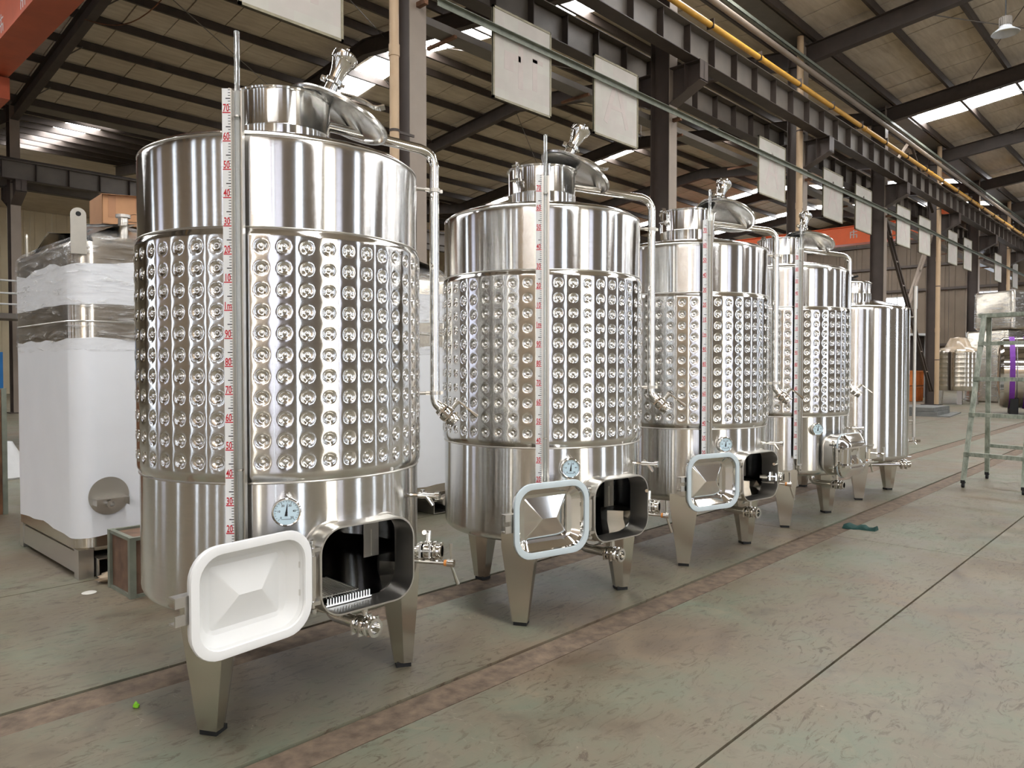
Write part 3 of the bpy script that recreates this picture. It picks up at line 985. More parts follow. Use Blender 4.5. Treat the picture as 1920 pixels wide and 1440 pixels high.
def make_door_pan():
    m = MB()
    ls = [dl(0, DW - .004, DH - .004, .1), dl(.018, DW - .006, DH - .006, .1),
          dl(.03, DW - .03, DH - .03, .08), dl(.055, DW - .065, DH - .06, .055), dl(.062, DW - .1, DH - .082, .02)]
    m.loops(ls)
    # outer side pyramid of the pressed back
    c = .012 + DW
    a, b = DW - .1, DH - .082
    o = ls[-1]
    ridge = []
    for (x, y, z) in o:
        ridge.append((.03, c + max(-.045, min(.045, (y - c) * .34)), 0.0))
    m.loops([o, ridge])
    # inner liner (what one sees when the door stands open)
    i = [dl(0, DW - .004, DH - .004, .1), dl(-.001, DW - .03, DH - .03, .085), dl(.016, DW - .036, DH - .034, .08), dl(.046, DW - .072, DH - .066, .05), dl(.05, DW - .1, DH - .082, .012)]
    m.loops(i)
    rid2 = []
    for (x, y, z) in i[-1]:
        rid2.append((.018, c + max(-.045, min(.045, (y - c) * .34)), 0.0))
    m.loops([i[-1], rid2])
    return m
def make_door_gasket():
    m = MB()
    ls = [dl(.004, DW - .004, DH - .004, .1), dl(-.004, DW, DH, .104), dl(-.012, DW - .002, DH - .002, .102), dl(-.014, DW - .012, DH - .012, .095), dl(-.012, DW - .03, DH - .03, .082), dl(-.003, DW - .032, DH - .032, .08)]
    return m.loops(ls)
def make_door_latch():
    """forked plate at the free edge that the swing bolt closes into"""
    y = .012 + 2 * DW
    m = MB()
    for z0, z1 in ((-.045, -.012), (.012, .045)):
        m.box(.006, .012, y - .03, y + .04, z0, z1)
        m.box(.012, .045, y - .03, y + .04, z0 if z0 < 0 else z1 - .006, z0 + .006 if z0 < 0 else z1)
    m.box(.006, .012, y - .03, y + .008, -.045, .045)
    return m
def make_door_hinge():
    m = MB()
    m.tube([(0, 0, -.075), (0, 0, .075)], .0125, 12)
    for z in (-.06, .04):
        m.box(.012, .03, 0, .05, z, z + .022)
    return m
def make_closed_cross():
    c = .012 + DW
    m = MB()
    for z in (-.075, .075):
        m.bar((.066, -.01, z), (.066, c + DW + .03, z), .016, .03, (1, 0, 0))
    m.box(.06, .075, c - .012, c + .012, -.075, .075)
    m.box(.05, .07, c + DW - .01, c + DW + .1, -.05, .04)
    m.tube([(.07, c + DW + .06, 0), (.16, c + DW + .06, 0)], .009, 10)
    m.tube([(.15, c + DW + .06, -.06), (.15, c + DW + .06, .06)], .008, 8)
    return m
def make_inner_plate():
    return MB().box(.36, .364, .165, .24, NZ - .055, NZ + .3).box(.364, .366, .2015, .2035, NZ - .05, NZ + .06)
def make_strainer():
    """wire screen lying on the tank bottom just inside the manway"""
    m = MB()
    z = NZ - NB + .045
    for k in range(19):
        m.bar((.30 + k * .013, -.19, z), (.30 + k * .013, .02, z), .003, .003)
    for k in range(17):
        m.bar((.30, -.19 + k * .013, z + .003), (.54, -.19 + k * .013, z + .003), .003, .003)
    return m
def make_strainer_edge():
    m = MB(); z = NZ - NB + .012
    for k in range(16):
        m.box(.546, .556, -.13 + k * .0125, -.124 + k * .0125, z, z + .03)
    m.box(.545, .557, -.135, .07, z, z + .006)
    return m
# --- pipes and valves
def make_cip_pipe():
    z0, z1, zb, r = 2.47, 2.43, 1.235, .0235
    x = .72
    pts = [(.19, 0, z0)]
    pts += [(x - .075, 0, z1 + .003)]
    for k in range(1, 8):
        a = PI / 2 * k / 8
        pts.append((x - .075 + .075 * math.sin(a), 0, z1 - .075 + .075 * math.cos(a)))
    pts += [(x, 0, z1 - .075), (x, 0, zb)]
    # bottom elbow 45 degrees outward
    for k in range(1, 6):
        a = R(48) * k / 5
        q = .06 * (1 - math.cos(a))
        pts.append((x + q * ELB.x, q * ELB.y, zb - .06 * math.sin(a)))
    p, d = cip_end()
    pts.append(tuple(p))
    return MB().tube(pts, r, 18)
ELB = Vector((math.cos(R(-32)), math.sin(R(-32)), 0))
def cip_end():
    x, zb = .72, 1.235
    a = R(48)
    p = Vector((x, 0, zb - .06 * math.sin(a))) + ELB * (.06 * (1 - math.cos(a)))
    d = ELB * math.sin(a) - Vector((0, 0, math.cos(a)))
    return p + d * .02, d
def frame_from(p, d, upv=(0, 1, 0)):
    """matrix whose +Z is d"""
    z = Vector(d).normalized(); u = Vector(upv); x = u.cross(z).normalized(); y = z.cross(x)
    M = Matrix((x, y, z)).transposed().to_4x4(); M.translation = p
    return M
def valve_body(m):
    """butterfly valve, flow along local +Z starting at 0"""
    m.lathe([(.024, -.012), (.034, -.01), (.036, 0), (.036, .01), (.03, .012)], 28)
    m.prism([(-.052, -.03), (.052, -.03), (.052, .03), (-.052, .03)], .006, .016)
    m.lathe([(.03, .016), (.04, .02), (.042, .034), (.04, .048), (.03, .052)], 28)
    m.prism([(-.052, -.03), (.052, -.03), (.052, .03), (-.052, .03)], .05, .058)
    m.lathe([(.03, .058), (.04, .06), (.041, .072), (.034, .076), (.031, .086), (.036, .09), (.037, .096), (.024, .097), (.023, .02)], 28)
    for sx in (-.042, .042):
        for sy in (-.0,):
            m.tube([(sx, sy, -.002), (sx, sy, .066)], .0065, 6)
    m.tube([(0, .035, .034), (0, .085, .034)], .0125, 12)
    return m
def valve_lever_along(m):
    m.tube([(0, .07, .034), (0, .084, .034)], .015, 12)
    m.tube([(0, .08, .034), (.0, .084, .06), (.0, .088, .15)], [.006, .0055, .008], 10)
    m.tube([(0, .0872, .13), (0, .0882, .156)], .0098, 10)
    return m
def valve_lever(m):
    m.tube([(0, .078, .034), (-.03, .08, .036), (-.135, .083, .05)], [.005, .0055, .008], 10)
    m.tube([(-.118, .083, .0475), (-.142, .083, .051)], .0095, 10)
    return m
def make_cip_valve():
    p, d = cip_end(); m = MB(); m.X = frame_from(p, d, (0, 0, 1)); return valve_body(m)
def make_cip_lever():
    p, d = cip_end(); m = MB(); m.X = frame_from(p, d, (0, 0, 1)); return valve_lever_along(m)
def make_standoff(z):
    def f():
        m = MB()
        m.tube([(TR, 0, z), (.7, 0, z)], .008, 8)
        m.X = Matrix.Translation((.72, 0, z))
        m.lathe([(.0235, -.009), (.029, -.009), (.029, .009), (.0235, .009)], 20)
        m.box(-.05, -.024, -.006, .006, -.009, .009)
        m.box(.024, .042, -.006, .006, -.008, .008)
        return m
    return f
def make_sample_valve():
    z = .835; m = MB()
    m.tube([(TR - .01, 0, z), (.63, 0, z)], .009, 10)
    m.tube([(.618, 0, z), (.655, 0, z)], .014, 14)
    m.tube([(.655, 0, z), (.70, 0, z)], .0115, 14)
    m.tube([(.693, 0, z), (.712, 0, z)], .0185, 14)
    m.tube([(.652, 0, z), (.682, 0, z - .042)], [.0125, .0075], 10)
    m.tube([(.635, 0, z), (.635, 0, z + .024)], .009, 10)
    return m
def make_racking_pipe():
    """racking outlet low on the side"""
    z = .585; m = MB()
    m.tube([(TR - .03, 0, z), (.625, 0, z)], .022, 16)
    return m
def make_racking_valve():
    m = MB(); m.X = Matrix.Translation((.615, 0, .59)) @ Matrix.Rotation(PI / 2, 4, 'Y') @ Matrix.Rotation(R(80), 4, 'Z'); return valve_body(m)
def make_racking_lever():
    m = MB(); m.X = Matrix.Translation((.615, 0, .59)) @ Matrix.Rotation(PI / 2, 4, 'Y') @ Matrix.Rotation(R(80), 4, 'Z'); return valve_lever(m)
def make_racking_arm():
    z = .55; m = MB()
    m.tube([(TR - .02, .035, z), (.755, .035, z)], .009, 10)
    m.tube([(.745, .035, z), (.775, .035, z)], .016, 12)
    return m
def make_arm_handle():
    z = .55; m = MB()
    m.tube([(.76, .035, z + .085), (.76, .04, z + .02), (.76, .03, z)], [.0075, .0055, .007], 8)
    m.tube([(.76, .035, z), (.775, .06, z - .07), (.78, .07, z - .095)], [.006, .008, .0095], 8)
    return m
def make_seal():
    m = MB(); m.X = Matrix.Translation((.738, .035, .55)) @ Matrix.Rotation(PI / 2, 4, 'Y')
    return m.lathe([(0, -.006), (.0135, -.006), (.0135, .006), (0, .006)], 14)
DRX, DRZ = .49, .345
def make_drain_pipe():
    pts = [(.3, 0, .44), (.3, 0, .40)]
    for k in range(1, 7):
        a = PI / 2 * k / 6
        pts.append((.3 + .055 * (1 - math.cos(a)), 0, .40 - .055 * math.sin(a)))
    pts.append((DRX, 0, DRZ))
    return MB().tube(pts, .026, 16)
def make_drain_valve():
    m = MB(); m.X = Matrix.Translation((DRX, 0, DRZ)) @ Matrix.Rotation(PI / 2, 4, 'Y') @ Matrix.Rotation(PI / 2, 4, 'Z'); return valve_body(m)
def make_drain_lever():
    m = MB(); m.X = Matrix.Translation((DRX, 0, DRZ)) @ Matrix.Rotation(PI / 2, 4, 'Y') @ Matrix.Rotation(PI / 2, 4, 'Z') @ Matrix.Translation((0, 0, .0)); return valve_lever(m)

def part(root, name, key, fn, mat, rz, parent=None, smooth=35):
    o = link(name, shared(key, fn, mat, smooth))
    o.parent = parent or root
    if parent is None: o.rotation_euler = (0, 0, rz)
    return o

def wine_tank(pos, label, gauge, thermo, man, pipe, lid, door='open', film=False, legs=(209, 329, 89), beta=165, strainer=False, gauge_valve=True):
    t = empty('wine_tank', (pos[0], pos[1], 0))
    tag(t, label, 'tank', 'steel wine tanks in a row')
    g, th, mn, pp = R(gauge), R(thermo), R(man), R(pipe)
    sh = link('shell', make_shell_cut(), None, t); sh.rotation_euler = (0, 0, mn)
    j = part(t, 'cooling_jacket', 'cooling_jacket', make_jacket, S_JACKET, g, smooth=60)
    part(t, 'weld_seam', 'seam_top', make_ring(TR + .001, JT, .004), S_SATIN, 0)
    part(t, 'weld_seam', 'seam_bottom', make_ring(TR + .001, JB, .004), S_SATIN, 0)
    part(t, 'weld_seam', 'seam_head', make_ring(TR - .003, 2.228, .0035), S_SATIN, 0)
    # dimples on the side that faces the aisle
    toc = math.atan2(-pos[1], -pos[0])
    dm = shared('dimple', make_dimple, S_MIRROR, 40)
    for c in range(NCOL):
        a = c * DA
        dd = (a + g - toc + PI) % (2 * PI) - PI
        if abs(dd) > R(98): continue
        for k in range(NROW):
            o = link('dimple', dm, None, j)
            rr_ = TR + .001 + .0115 - .0011 - .0004 + .001
            o.location = (rr_ * math.cos(a), rr_ * math.sin(a), Z1ST + k * DZ)
            o.rotation_euler = (0, 0, a)
    part(t, 'top_neck', 'top_neck', make_top_neck(), S_NECK, mn)
    part(t, 'rim_clamp', 'rim_clamp', make_neck_clamp, S_MIRROR, R(lid['clamp']))
    # lid, tipped aside
    lo = link('lid', shared('lid', make_lid, S_LID), None, t)
    al, ta, tb = R(lid['az']), R(lid['tilt']), R(lid.get('roll', 0))
    k_ax = Vector((-math.sin(al), math.cos(al), 0))
    Mx = Matrix.Rotation(ta, 4, k_ax) @ Matrix.Rotation(tb, 4, Vector((math.cos(al), math.sin(al), 0))) @ Matrix.Rotation(al, 4, 'Z')
    Mx.translation = (lid['d'] * math.cos(al), lid['d'] * math.sin(al), lid['z'])
    lo.matrix_local = Mx
    br = part(t, 'breather_valve', 'breather', make_breather, S_MIRROR, 0, lo)
    part(t, 'breather_clamp', 'breather_clamp', make_breather_clamp, S_MIRROR, 0, lo)
    part(t, 'lid_lever', 'lid_lever', make_lid_lever, S_MIRROR, 0, lo)
    # level gauge
    part(t, 'gauge_channel', 'gauge_channel', make_channel, S_SATIN, g)
    for z in (.7, 1.45, 2.15): part(t, 'gauge_bracket', 'gb%d' % int(z * 100), make_gauge_bracket(z), S_SATIN, g)
    st = part(t, 'sight_tube', 'sight_tube', make_sight_tube, M_GLASS, g)
    for z in (GZ + 1.69, GZ + .427):
        o = link('tube_band', shared('tube_band', make_tube_band, S_SATIN), None, st); o.location = (.622, .012, z)
    part(t, 'gauge_valve', 'gauge_valve', make_gauge_valve, S_MIRROR, g)
    ru = part(t, 'ruler', 'ruler', make_ruler, M_RULER, g)
    tk = part(t, 'tick_marks', 'ticks', ruler_ticks, M_BLACK, 0, ru, 0); tk['kind'] = 'stuff'
    for c in range(10, 180, 10):
        s = '1m' if c == 100 else str(c % 100)
        part(t, 'ruler_number', 'rn%d' % c, ruler_digits(s, c), M_RED, 0, ru, 0)
        part(t, 'ruler_mark', 'rm%d' % c, ruler_mark(c), M_RED, 0, ru, 0)
    # thermometer
    tc = part(t, 'thermometer', 'th_case', make_th_case, S_MIRROR, th)
    part(t, 'dial', 'th_dial', make_th_dial, M_DIAL, 0, tc)
    mk = part(t, 'dial_marks', 'th_marks', make_th_marks, M_BLACK, 0, tc, 0); mk['kind'] = 'stuff'
    part(t, 'needle', 'th_needle', make_th_needle, M_BLACK, 0, tc, 0)
    # manway
    nk = part(t, 'manway_neck', 'manway_neck', make_manway_neck, S_SATIN, mn)
    part(t, 'neck_weld', 'neck_weld', make_neck_weld, S_SATIN, 0, nk)
    part(t, 'hinge_post', 'hinge_post', make_hinge_post, S_MIRROR, 0, nk)
    part(t, 'inner_plate', 'inner_plate', make_inner_plate, S_SATIN, mn)
    if strainer:
        s = part(t, 'strainer_screen', 'strainer', make_strainer, S_SATIN, mn); s['kind'] = 'stuff'
        s = part(t, 'strainer_comb', 'strainer_edge', make_strainer_edge, S_MIRROR, mn); s['kind'] = 'stuff'
    dm_ = M_DOOR_FILM if film else S_MIRROR
    dr = link('manway_door', shared('door_film' if film else 'door_mirror', make_door_pan, dm_, 25), None, t)
    hx, hy = ND - .012, -NA - .022
    if door == 'open':
        dr.matrix_local = Matrix.Rotation(mn, 4, 'Z') @ Matrix.Translation((hx, hy, NZ)) @ Matrix.Rotation(-R(beta), 4, 'Z')
    else:
        dr.matrix_local = Matrix.Rotation(mn, 4, 'Z') @ Matrix.Translation((hx + .03, hy, NZ))
        part(t, 'door_clamp', 'door_clamp', make_closed_cross, S_MIRROR, 0, dr)
    part(t, 'gasket', 'gasket_w' if film else 'gasket_b', make_door_gasket, M_GASKET_WHITE if film else M_GASKET_BLUE, 0, dr)
    if door == 'open':
        part(t, 'latch_plate', 'latch_plate', make_door_latch, S_SATIN, 0, dr, 0)
    part(t, 'door_hinge', 'door_hinge', make_door_hinge, S_MIRROR, 0, dr)
    # overflow pipe and valves
    part(t, 'overflow_pipe', 'cip_pipe', make_cip_pipe, S_MIRROR, pp)
    part(t, 'pipe_standoff', 'so1', make_standoff(2.24), S_SATIN, pp)
    part(t, 'pipe_standoff', 'so2', make_standoff(1.255), S_SATIN, pp)
    vv = part(t, 'butterfly_valve', 'cip_valve', make_cip_valve, S_MIRROR, pp)
    part(t, 'valve_lever', 'cip_lever', make_cip_lever, S_MIRROR, 0, vv)
    part(t, 'sample_valve', 'sample_valve', make_sample_valve, S_MIRROR, pp - R(41))
    part(t, 'racking_pipe', 'racking_pipe', make_racking_pipe, S_MIRROR, pp - R(38))
    rv = part(t, 'racking_valve', 'racking_valve', make_racking_valve, S_MIRROR, pp - R(38))
    part(t, 'valve_lever', 'racking_lever', make_racking_lever, S_MIRROR, 0, rv)
    ra = part(t, 'racking_arm', 'racking_arm', make_racking_arm, S_MIRROR, pp - R(44))
    part(t, 'arm_handle', 'arm_handle', make_arm_handle, S_MIRROR, 0, ra)
    part(t, 'arm_seal', 'arm_seal', make_seal, M_ORANGE_RING, 0, ra)
    dp = part(t, 'drain_pipe', 'drain_pipe', make_drain_pipe, S_MIRROR, mn + R(7))
    dv = part(t, 'drain_valve', 'drain_valve', make_drain_valve, S_MIRROR, mn + R(7))
    part(t, 'valve_lever', 'drain_lever', make_drain_lever, S_MIRROR, 0, dv)
    for a in legs:
        lg = part(t, 'leg', 'leg', make_leg, S_LEG, R(a), smooth=20)
        part(t, 'foot_pad', 'foot_pad', make_pad, M_RUBBER, 0, lg, 0)
    return t

wine_tank((1.71, 3.0), 'nearest dimpled steel wine tank, its open manway door lined in white', -135.3, -119.5, -91.5, -17,
          dict(az=-46.6, d=.25, z=2.488, tilt=22.5, roll=-7, clamp=162), film=True, beta=172, strainer=True)
wine_tank((3.384, 2.955), 'dimpled steel wine tank with mirror manway door open, second from the left', -138.2, -124.5, -97, -31,
          dict(az=-46.6, d=.2, z=2.545, tilt=27, roll=-7, clamp=177), beta=186)
wine_tank((5.04, 2.94), 'dimpled steel wine tank with mirror manway door open, third from the left', -137.0, -124.3, -98, -38,
          dict(az=-46.6, d=.29, z=2.53, tilt=21, roll=-16, clamp=156), beta=189)
wine_tank((6.73, 2.95), 'dimpled steel wine tank with its manway door closed, fourth in the row', -142.6, -126.3, -97, -34,
          dict(az=-46.6, d=.26, z=2.53, tilt=16, roll=-12, clamp=160), door='closed')

# plain tank at the end of the row
t5 = empty('wine_tank', (8.55, 2.95, 0))
tag(t5, 'plain undimpled steel wine tank, shorter, last in the row', 'tank', 'steel wine tanks in a row')
def shell5():
    zt = 1.97
    out = [(0, .36), (.40, .385)] + arc2(TR - .055, .455, .055, -75, 0, 5)
    out += [(TR, .7), (TR, zt - .02)] + arc2(TR - .05, zt, .05, 0, 72, 6) + [(.3, zt + .12), (.2, zt + .135)]
    return MB().lathe(out, 96)
link('shell', shared('shell5', shell5, S_SHELL), None, t5)
build(MB().lathe([(.2, 2.08), (.2, 2.17), (.203, 2.175), (.2, 2.18), (.2, 2.28), (.21, 2.285), (.2, 2.29), (.195, 2.28)], 48), 'top_neck', S_NECK, t5)
l5 = build(MB().lathe([(0, 2.33), (.1, 2.325), (.2, 2.3), (.212, 2.29), (.2, 2.285)], 48), 'lid', S_MIRROR, t5)
build(MB().bar((-.15, 0, 2.345), (.17, 0, 2.345), .03, .015).tube([(0, 0, 2.32), (0, 0, 2.38)], .02, 12).tube([(-.1, -.1, 2.36), (.1, .1, 2.36)], .012, 8), 'lid_handle', M_RUBBER, l5)
ga = R(-45)
build(MB().tube([(.72, 0, .6), (.72, 0, 2.02)], .017, 12).tube([(.72, 0, 2.02), (.72, 0, 2.27)], .024, 12), 'sight_tube', S_SATIN, t5).rotation_euler = (0, 0, ga)
for z in (.78, 1.93):
    build(MB().tube([(TR - .01, 0, z), (.72, 0, z)], .008, 8), 'gauge_bracket', S_SATIN, t5).rotation_euler = (0, 0, ga)
m = MB().tube([(TR - .02, 0, .56), (.74, 0, .56)], .011, 10).tube([(.72, 0, .54), (.72, 0, .6)], .014, 10).tube([(.72, 0, .56), (.75, 0, .52)], [.012, .006], 8).tube([(.74, 0, .56), (.79, 0, .56)], .017, 10)
build(m, 'gauge_valve', S_MIRROR, t5).rotation_euler = (0, 0, ga)
m = MB().tube([(.1, 0, .3), (.6, 0, .3)], .022, 12); m.X = Matrix.Translation((.58, 0, .3)) @ Matrix.Rotation(PI / 2, 4, 'Y'); valve_body(m)
dp5 = build(m, 'drain_pipe', S_MIRROR, t5); dp5.rotation_euler = (0, 0, R(-45))
build(MB().tube([(.61, 0, .3), (.61, 0, .385), (.61, 0, .39)], .012, 10).tube([(.61, 0, .385), (.76, .12, .37)], .006, 8), 'valve_lever', S_MIRROR, dp5)
for a in (209, 329, 89):
    lg = part(t5, 'leg', 'leg', make_leg, S_LEG, R(a), smooth=20)
    part(t5, 'foot_pad', 'foot_pad', make_pad, M_RUBBER, 0, lg, 0)

# ------------------------------------------------------------------ square tanks in white film
def perim(half, r, off, nside=10, n=6):
    pts = []
    a = half + off; rr_ = r + off
    base = rrect(a, a, rr_, n)
    out = []
    for i, p in enumerate(base):
        q = base[(i + 1) % len(base)]
        out.append(p)
        d = math.hypot(q[0] - p[0], q[1] - p[1])
        if d > .2:
            for k in range(1, nside): out.append((p[0] + (q[0] - p[0]) * k / nside, p[1] + (q[1] - p[1]) * k / nside))
    return out
def square_tank(cx, cy, label, outlet):
    t = empty('square_tank', (cx, cy, 0))
    h, r = .71, .13
    def loop(off, z): return [(x, y, z) for x, y in perim(h, r, off)]
    m = MB().loops([loop(-.3, .12), loop(-.03, .17), loop(0, .2), loop(0, 2.16), loop(-.02, 2.2), loop(-.3, 2.34), loop(-.45, 2.37)], True, True)
    build(m, 'body', S_SATIN2, t, 40)
    m = MB()
    P = perim(h, r, .003)
    def wavy(z, amp, ph): return [(x, y, z + amp * (math.sin(x * 7 + ph) * math.cos(y * 6 + ph) + .5 * math.sin((x + y) * 15 + ph))) for x, y in P]
    build(MB().loops([wavy(.275, .012, 0), wavy(.6, 0, 0), wavy(1.2, 0, 0), wavy(1.56, .016, 2)]), 'protective_film', M_WHITE_FILM, t)
    build(MB().loops([wavy(1.79, .006, 1), wavy(1.95, 0, 0), wavy(2.06, .02, 4)]), 'protective_film', M_WHITE_FILM, t)
    build(MB().loops([loop(.004, 1.675), loop(.008, 1.68), loop(.004, 1.685)]), 'weld_seam', S_SATIN, t)
    rnd = random.Random(3)
    m = MB()
    ls = []
    for k, (off, z) in enumerate([(.006, 1.49), (.014, 1.52), (.012, 1.7), (.013, 1.9), (.014, 2.05), (.012, 2.17), (-.02, 2.225), (-.2, 2.32), (-.42, 2.385)]):
        ls.append([(x + rnd.uniform(-.004, .004), y + rnd.uniform(-.004, .004), z + rnd.uniform(-.008, .008)) for x, y in perim(h, r, off)])
    build(m.loops(ls), 'stretch_wrap', M_STRETCH, t)
    # lifting lugs on the front and back corners
    for sx, sy in ((-1, -1), (-1, 1)):
        m = MB(); m.X = Matrix.Translation((sx * (h - .045), sy * (h - .045), 2.11)) @ Matrix.Rotation(R(-10) if sy < 0 else R(80), 4, 'Z')
        pts = [(-.045, 0), (.045, 0)] + [(.045 * math.cos(R(a)), .25 + .045 * math.sin(R(a))) for a in range(0, 181, 20)]
        hole = [(.016 * math.cos(R(a)), .255 + .016 * math.sin(R(a))) for a in range(0, 360, 30)]
        m.add([(x, -.03, z) for x, z in pts] + [(x, -.042, z) for x, z in pts], [tuple(range(len(pts))), tuple(range(2 * len(pts) - 1, len(pts) - 1, -1))] + [(i, (i + 1) % len(pts), len(pts) + (i + 1) % len(pts), len(pts) + i) for i in range(len(pts))])
        lg = build(m, 'lifting_lug', M_LUG, t)
        m2 = MB(); m2.X = m.X
        m2.add([(x, -.0425, z) for x, z in hole], [tuple(range(len(hole)))])
        build(m2, 'lug_hole', M_RUBBER, lg, 0)
    m = MB().tube([(-.34, -.52, 2.2), (-.34, -.52, 2.3), (-.33, -.5, 2.42)], .032, 14).tube([(-.33, -.5, 2.415), (-.33, -.5, 2.435)], .048, 16)
    build(m, 'vent_nozzle', S_SATIN, t)
    if outlet == 'flange':
        ox, oz = -.515, .53
        m = MB(); m.X = Matrix.Translation((ox, -h - .004, oz)) @ Matrix.Rotation(PI / 2, 4, 'X')
        m.lathe([(0, .0), (.125, .0), (.125, .006), (0, .008)], 36)
        f = build(m, 'outlet_plate', S_SATIN, t)
        m = MB(); m.X = Matrix.Translation((ox, -h - .01, oz - .05)) @ Matrix.Rotation(PI / 2, 4, 'X')
        m.lathe([(.02, .0), (.026, .0), (.026, .05), (.03, .05), (.03, .056), (.016, .056), (.016, .01), (0, .01)], 20)
        build(m, 'outlet_pipe', S_SATIN, f)
        m = MB().box(ox - .1, ox + .1, -h - .09, -h - .006, oz - .012, oz - .008).box(ox - .1, ox - .096, -h - .09, -h - .006, oz - .05, oz - .01).box(ox + .096, ox + .1, -h - .09, -h - .006, oz - .06, oz - .01)
        build(m, 'outlet_hood', S_SATIN, f, 0)
    else:
        build(MB().tube([(.36, -h + .1, .13), (.36, -h - .12, .13)], .035, 16).tube([(.36, -h - .1, .13), (.36, -h - .125, .13)], .042, 16), 'outlet_pipe', S_SATIN, t)
    # base frame and legs
    for sx in (-1, 1):
        for sy in (-1, 1):
            build(MB().box(sx * (h - .06) - .045, sx * (h - .06) + .045, sy * (h - .06) - .045, sy * (h - .06) + .045, 0, .19), 'leg', S_SATIN, t, 0)
    build(MB().box(-h + .02, -h + .03, -h + .1, h - .1, .03, .17), 'base_rail', S_SATIN, t, 0)
    for fx in (-.5, .38):
        m = MB(); a = .095
        y0, y1 = -h - .04, h
        m.box(fx - a, fx + a, y0, y1, .008, .014).box(fx - a, fx + a, y0, y1, .122, .128).box(fx - a, fx - a + .006, y0, y1, .014, .122).box(fx + a - .006, fx + a, y0, y1, .014, .122)
        build(m, 'fork_pocket', S_SATIN, t, 0)
    return tag(t, label, 'tank', 'square tanks in white film')
S_SATIN2 = steel('satin_square_tank', (206, 198, 184), .22, .85)
M_LUG = plain('grey_lug', (178, 172, 160), .45, .6)
square_tank(2.26, 6.04, 'square steel tank in white film and stretch wrap at the left', 'flange')
square_tank(4.25, 6.04, 'square steel tank in white film seen between first and second wine tanks', 'pipe')

# cardboard box on the square tank
cb = empty('cardboard_box', (2.1, 5.92, 2.4), R(-4))
m = MB().box(-.22, .22, -.17, .17, 0, .006).box(-.22, .22, -.17, -.165, 0, .21).box(-.22, .22, .165, .17, 0, .21).box(-.22, -.215, -.17, .17, 0, .21).box(.215, .22, -.17, .17, 0, .21)
build(m, 'carton', M_CARD, cb, 0)
build(MB().add([(-.22, -.17, .21), (.06, -.17, .21), (.06, -.2, .225), (-.25, -.2, .2)], [(0, 1, 2, 3)]).add([(.22, -.17, .21), (.22, .17, .21), (.27, .17, .26), (.27, -.17, .26)], [(0, 1, 2, 3)]), 'flap', M_CARD, cb, 0)
build(MB().box(-.18, -.13, -.1715, -.17, .05, .21), 'tape', M_CARD_IN, cb, 0)
build(MB().box(.0, .05, -.1715, -.17, .1, .21), 'tape', M_CARD_IN, cb, 0)
pts = [(-.09 + .18 * k / 12, -.1718, .045 + .045 * math.sin(PI * k / 12)) for k in range(13)]
build(MB().tube(pts, .0015, 4).tube([(-.1, -.1718, .03), (.1, -.1718, .035)], .0015, 4).tube([(-.09, -.1718, .045), (-.1, -.1718, .03)], .0015, 4).tube([(.09, -.1718, .045), (.1, -.1718, .035)], .0015, 4), 'ink_drawing', M_BLACK, cb)
tag(cb, 'open brown cardboard box on top of the wrapped square tank', 'box')

# metal-edged crate between the square tank and the nearest wine tank
cr = empty('metal_edged_crate', (1.9, 4.86, 0))
build(MB().box(-.24, .24, -.17, .17, .005, .35), 'panel_body', M_WOOD, cr, 0)
for sx in (-1, 1):
    for sy in (-1, 1):
        build(MB().box(sx * .24 - .018, sx * .24 + .018, sy * .17 - .018, sy * .17 + .018, 0, .365), 'edge_angle', M_RAIL, cr, 0)
for sy in (-1, 1):
    for z in (.008, .352):
        build(MB().box(-.25, .25, sy * .17 - .014, sy * .17 + .014, z - .008, z + .012), 'edge_angle', M_RAIL, cr, 0)
for sx in (-1, 1):
    for z in (.008, .352):
        build(MB().box(sx * .24 - .014, sx * .24 + .014, -.17, .17, z - .008, z + .012), 'edge_angle', M_RAIL, cr, 0)
tag(cr, 'small brown crate with riveted metal edges behind the nearest tank', 'crate')
# crumpled film scrap
rnd = random.Random(5)
bm = bmesh.new(); bmesh.ops.create_icosphere(bm, subdivisions=3, radius=1)
for v in bm.verts:
    f = 1 + .5 * (rnd.random() - .5)
    v.co = Vector((v.co.x * .2 * f, v.co.y * .1 * f, max(0, v.co.z * .035 * f + .03)))
me = bpy.data.meshes.new('film_scrap'); bm.to_mesh(me); bm.free(); me.materials.append(M_TAN_FILM)
fs_ = link('film_scrap', me); fs_.location = (1.84, 5.16, 0)
tag(fs_, 'crumpled tan film scrap on the floor under the square tank', 'film scrap')

# ------------------------------------------------------------------ step ladder on castors
la = empty('step_ladder', (0, 0, 0))
F1, F2, B1, B2 = Vector((9.73, 2.10, .07)), Vector((9.6, 1.5, .07)), Vector((10.69, 2.05, .07)), Vector((10.56, 1.45, .07))
TF1, TF2, TB1, TB2 = Vector((10.17, 2.0, 1.98)), Vector((10.06, 1.5, 1.98)), Vector((10.32, 1.98, 1.98)), Vector((10.21, 1.48, 1.98))
for a, b in ((F1, TF1), (F2, TF2), (B1, TB1), (B2, TB2)):
    build(MB().bar(a, b, .05, .035, (1, 0, 0)), 'rail', M_LADDER, la, 0)
for z in (.38, .83, 1.24, 1.65):
    f = (z - .07) / 1.91
    a = F1.lerp(TF1, f); b = F2.lerp(TF2, f)
    build(MB().bar(a + Vector((0, .02, 0)), b, .06, .045), 'tread', M_LADDER, la, 0)
for z in (.42,):
    f = (z - .07) / 1.91
    build(MB().bar(B1.lerp(TB1, f), B2.lerp(TB2, f), .04, .04), 'back_brace', M_LADDER, la, 0)
build(MB().bar((TF1 + TB1) / 2 + Vector((.01, .06, .0)), (TF2 + TB2) / 2 + Vector((-.01, -.06, 0)), .17, .045), 'top_step', M_LADDER, la, 0)
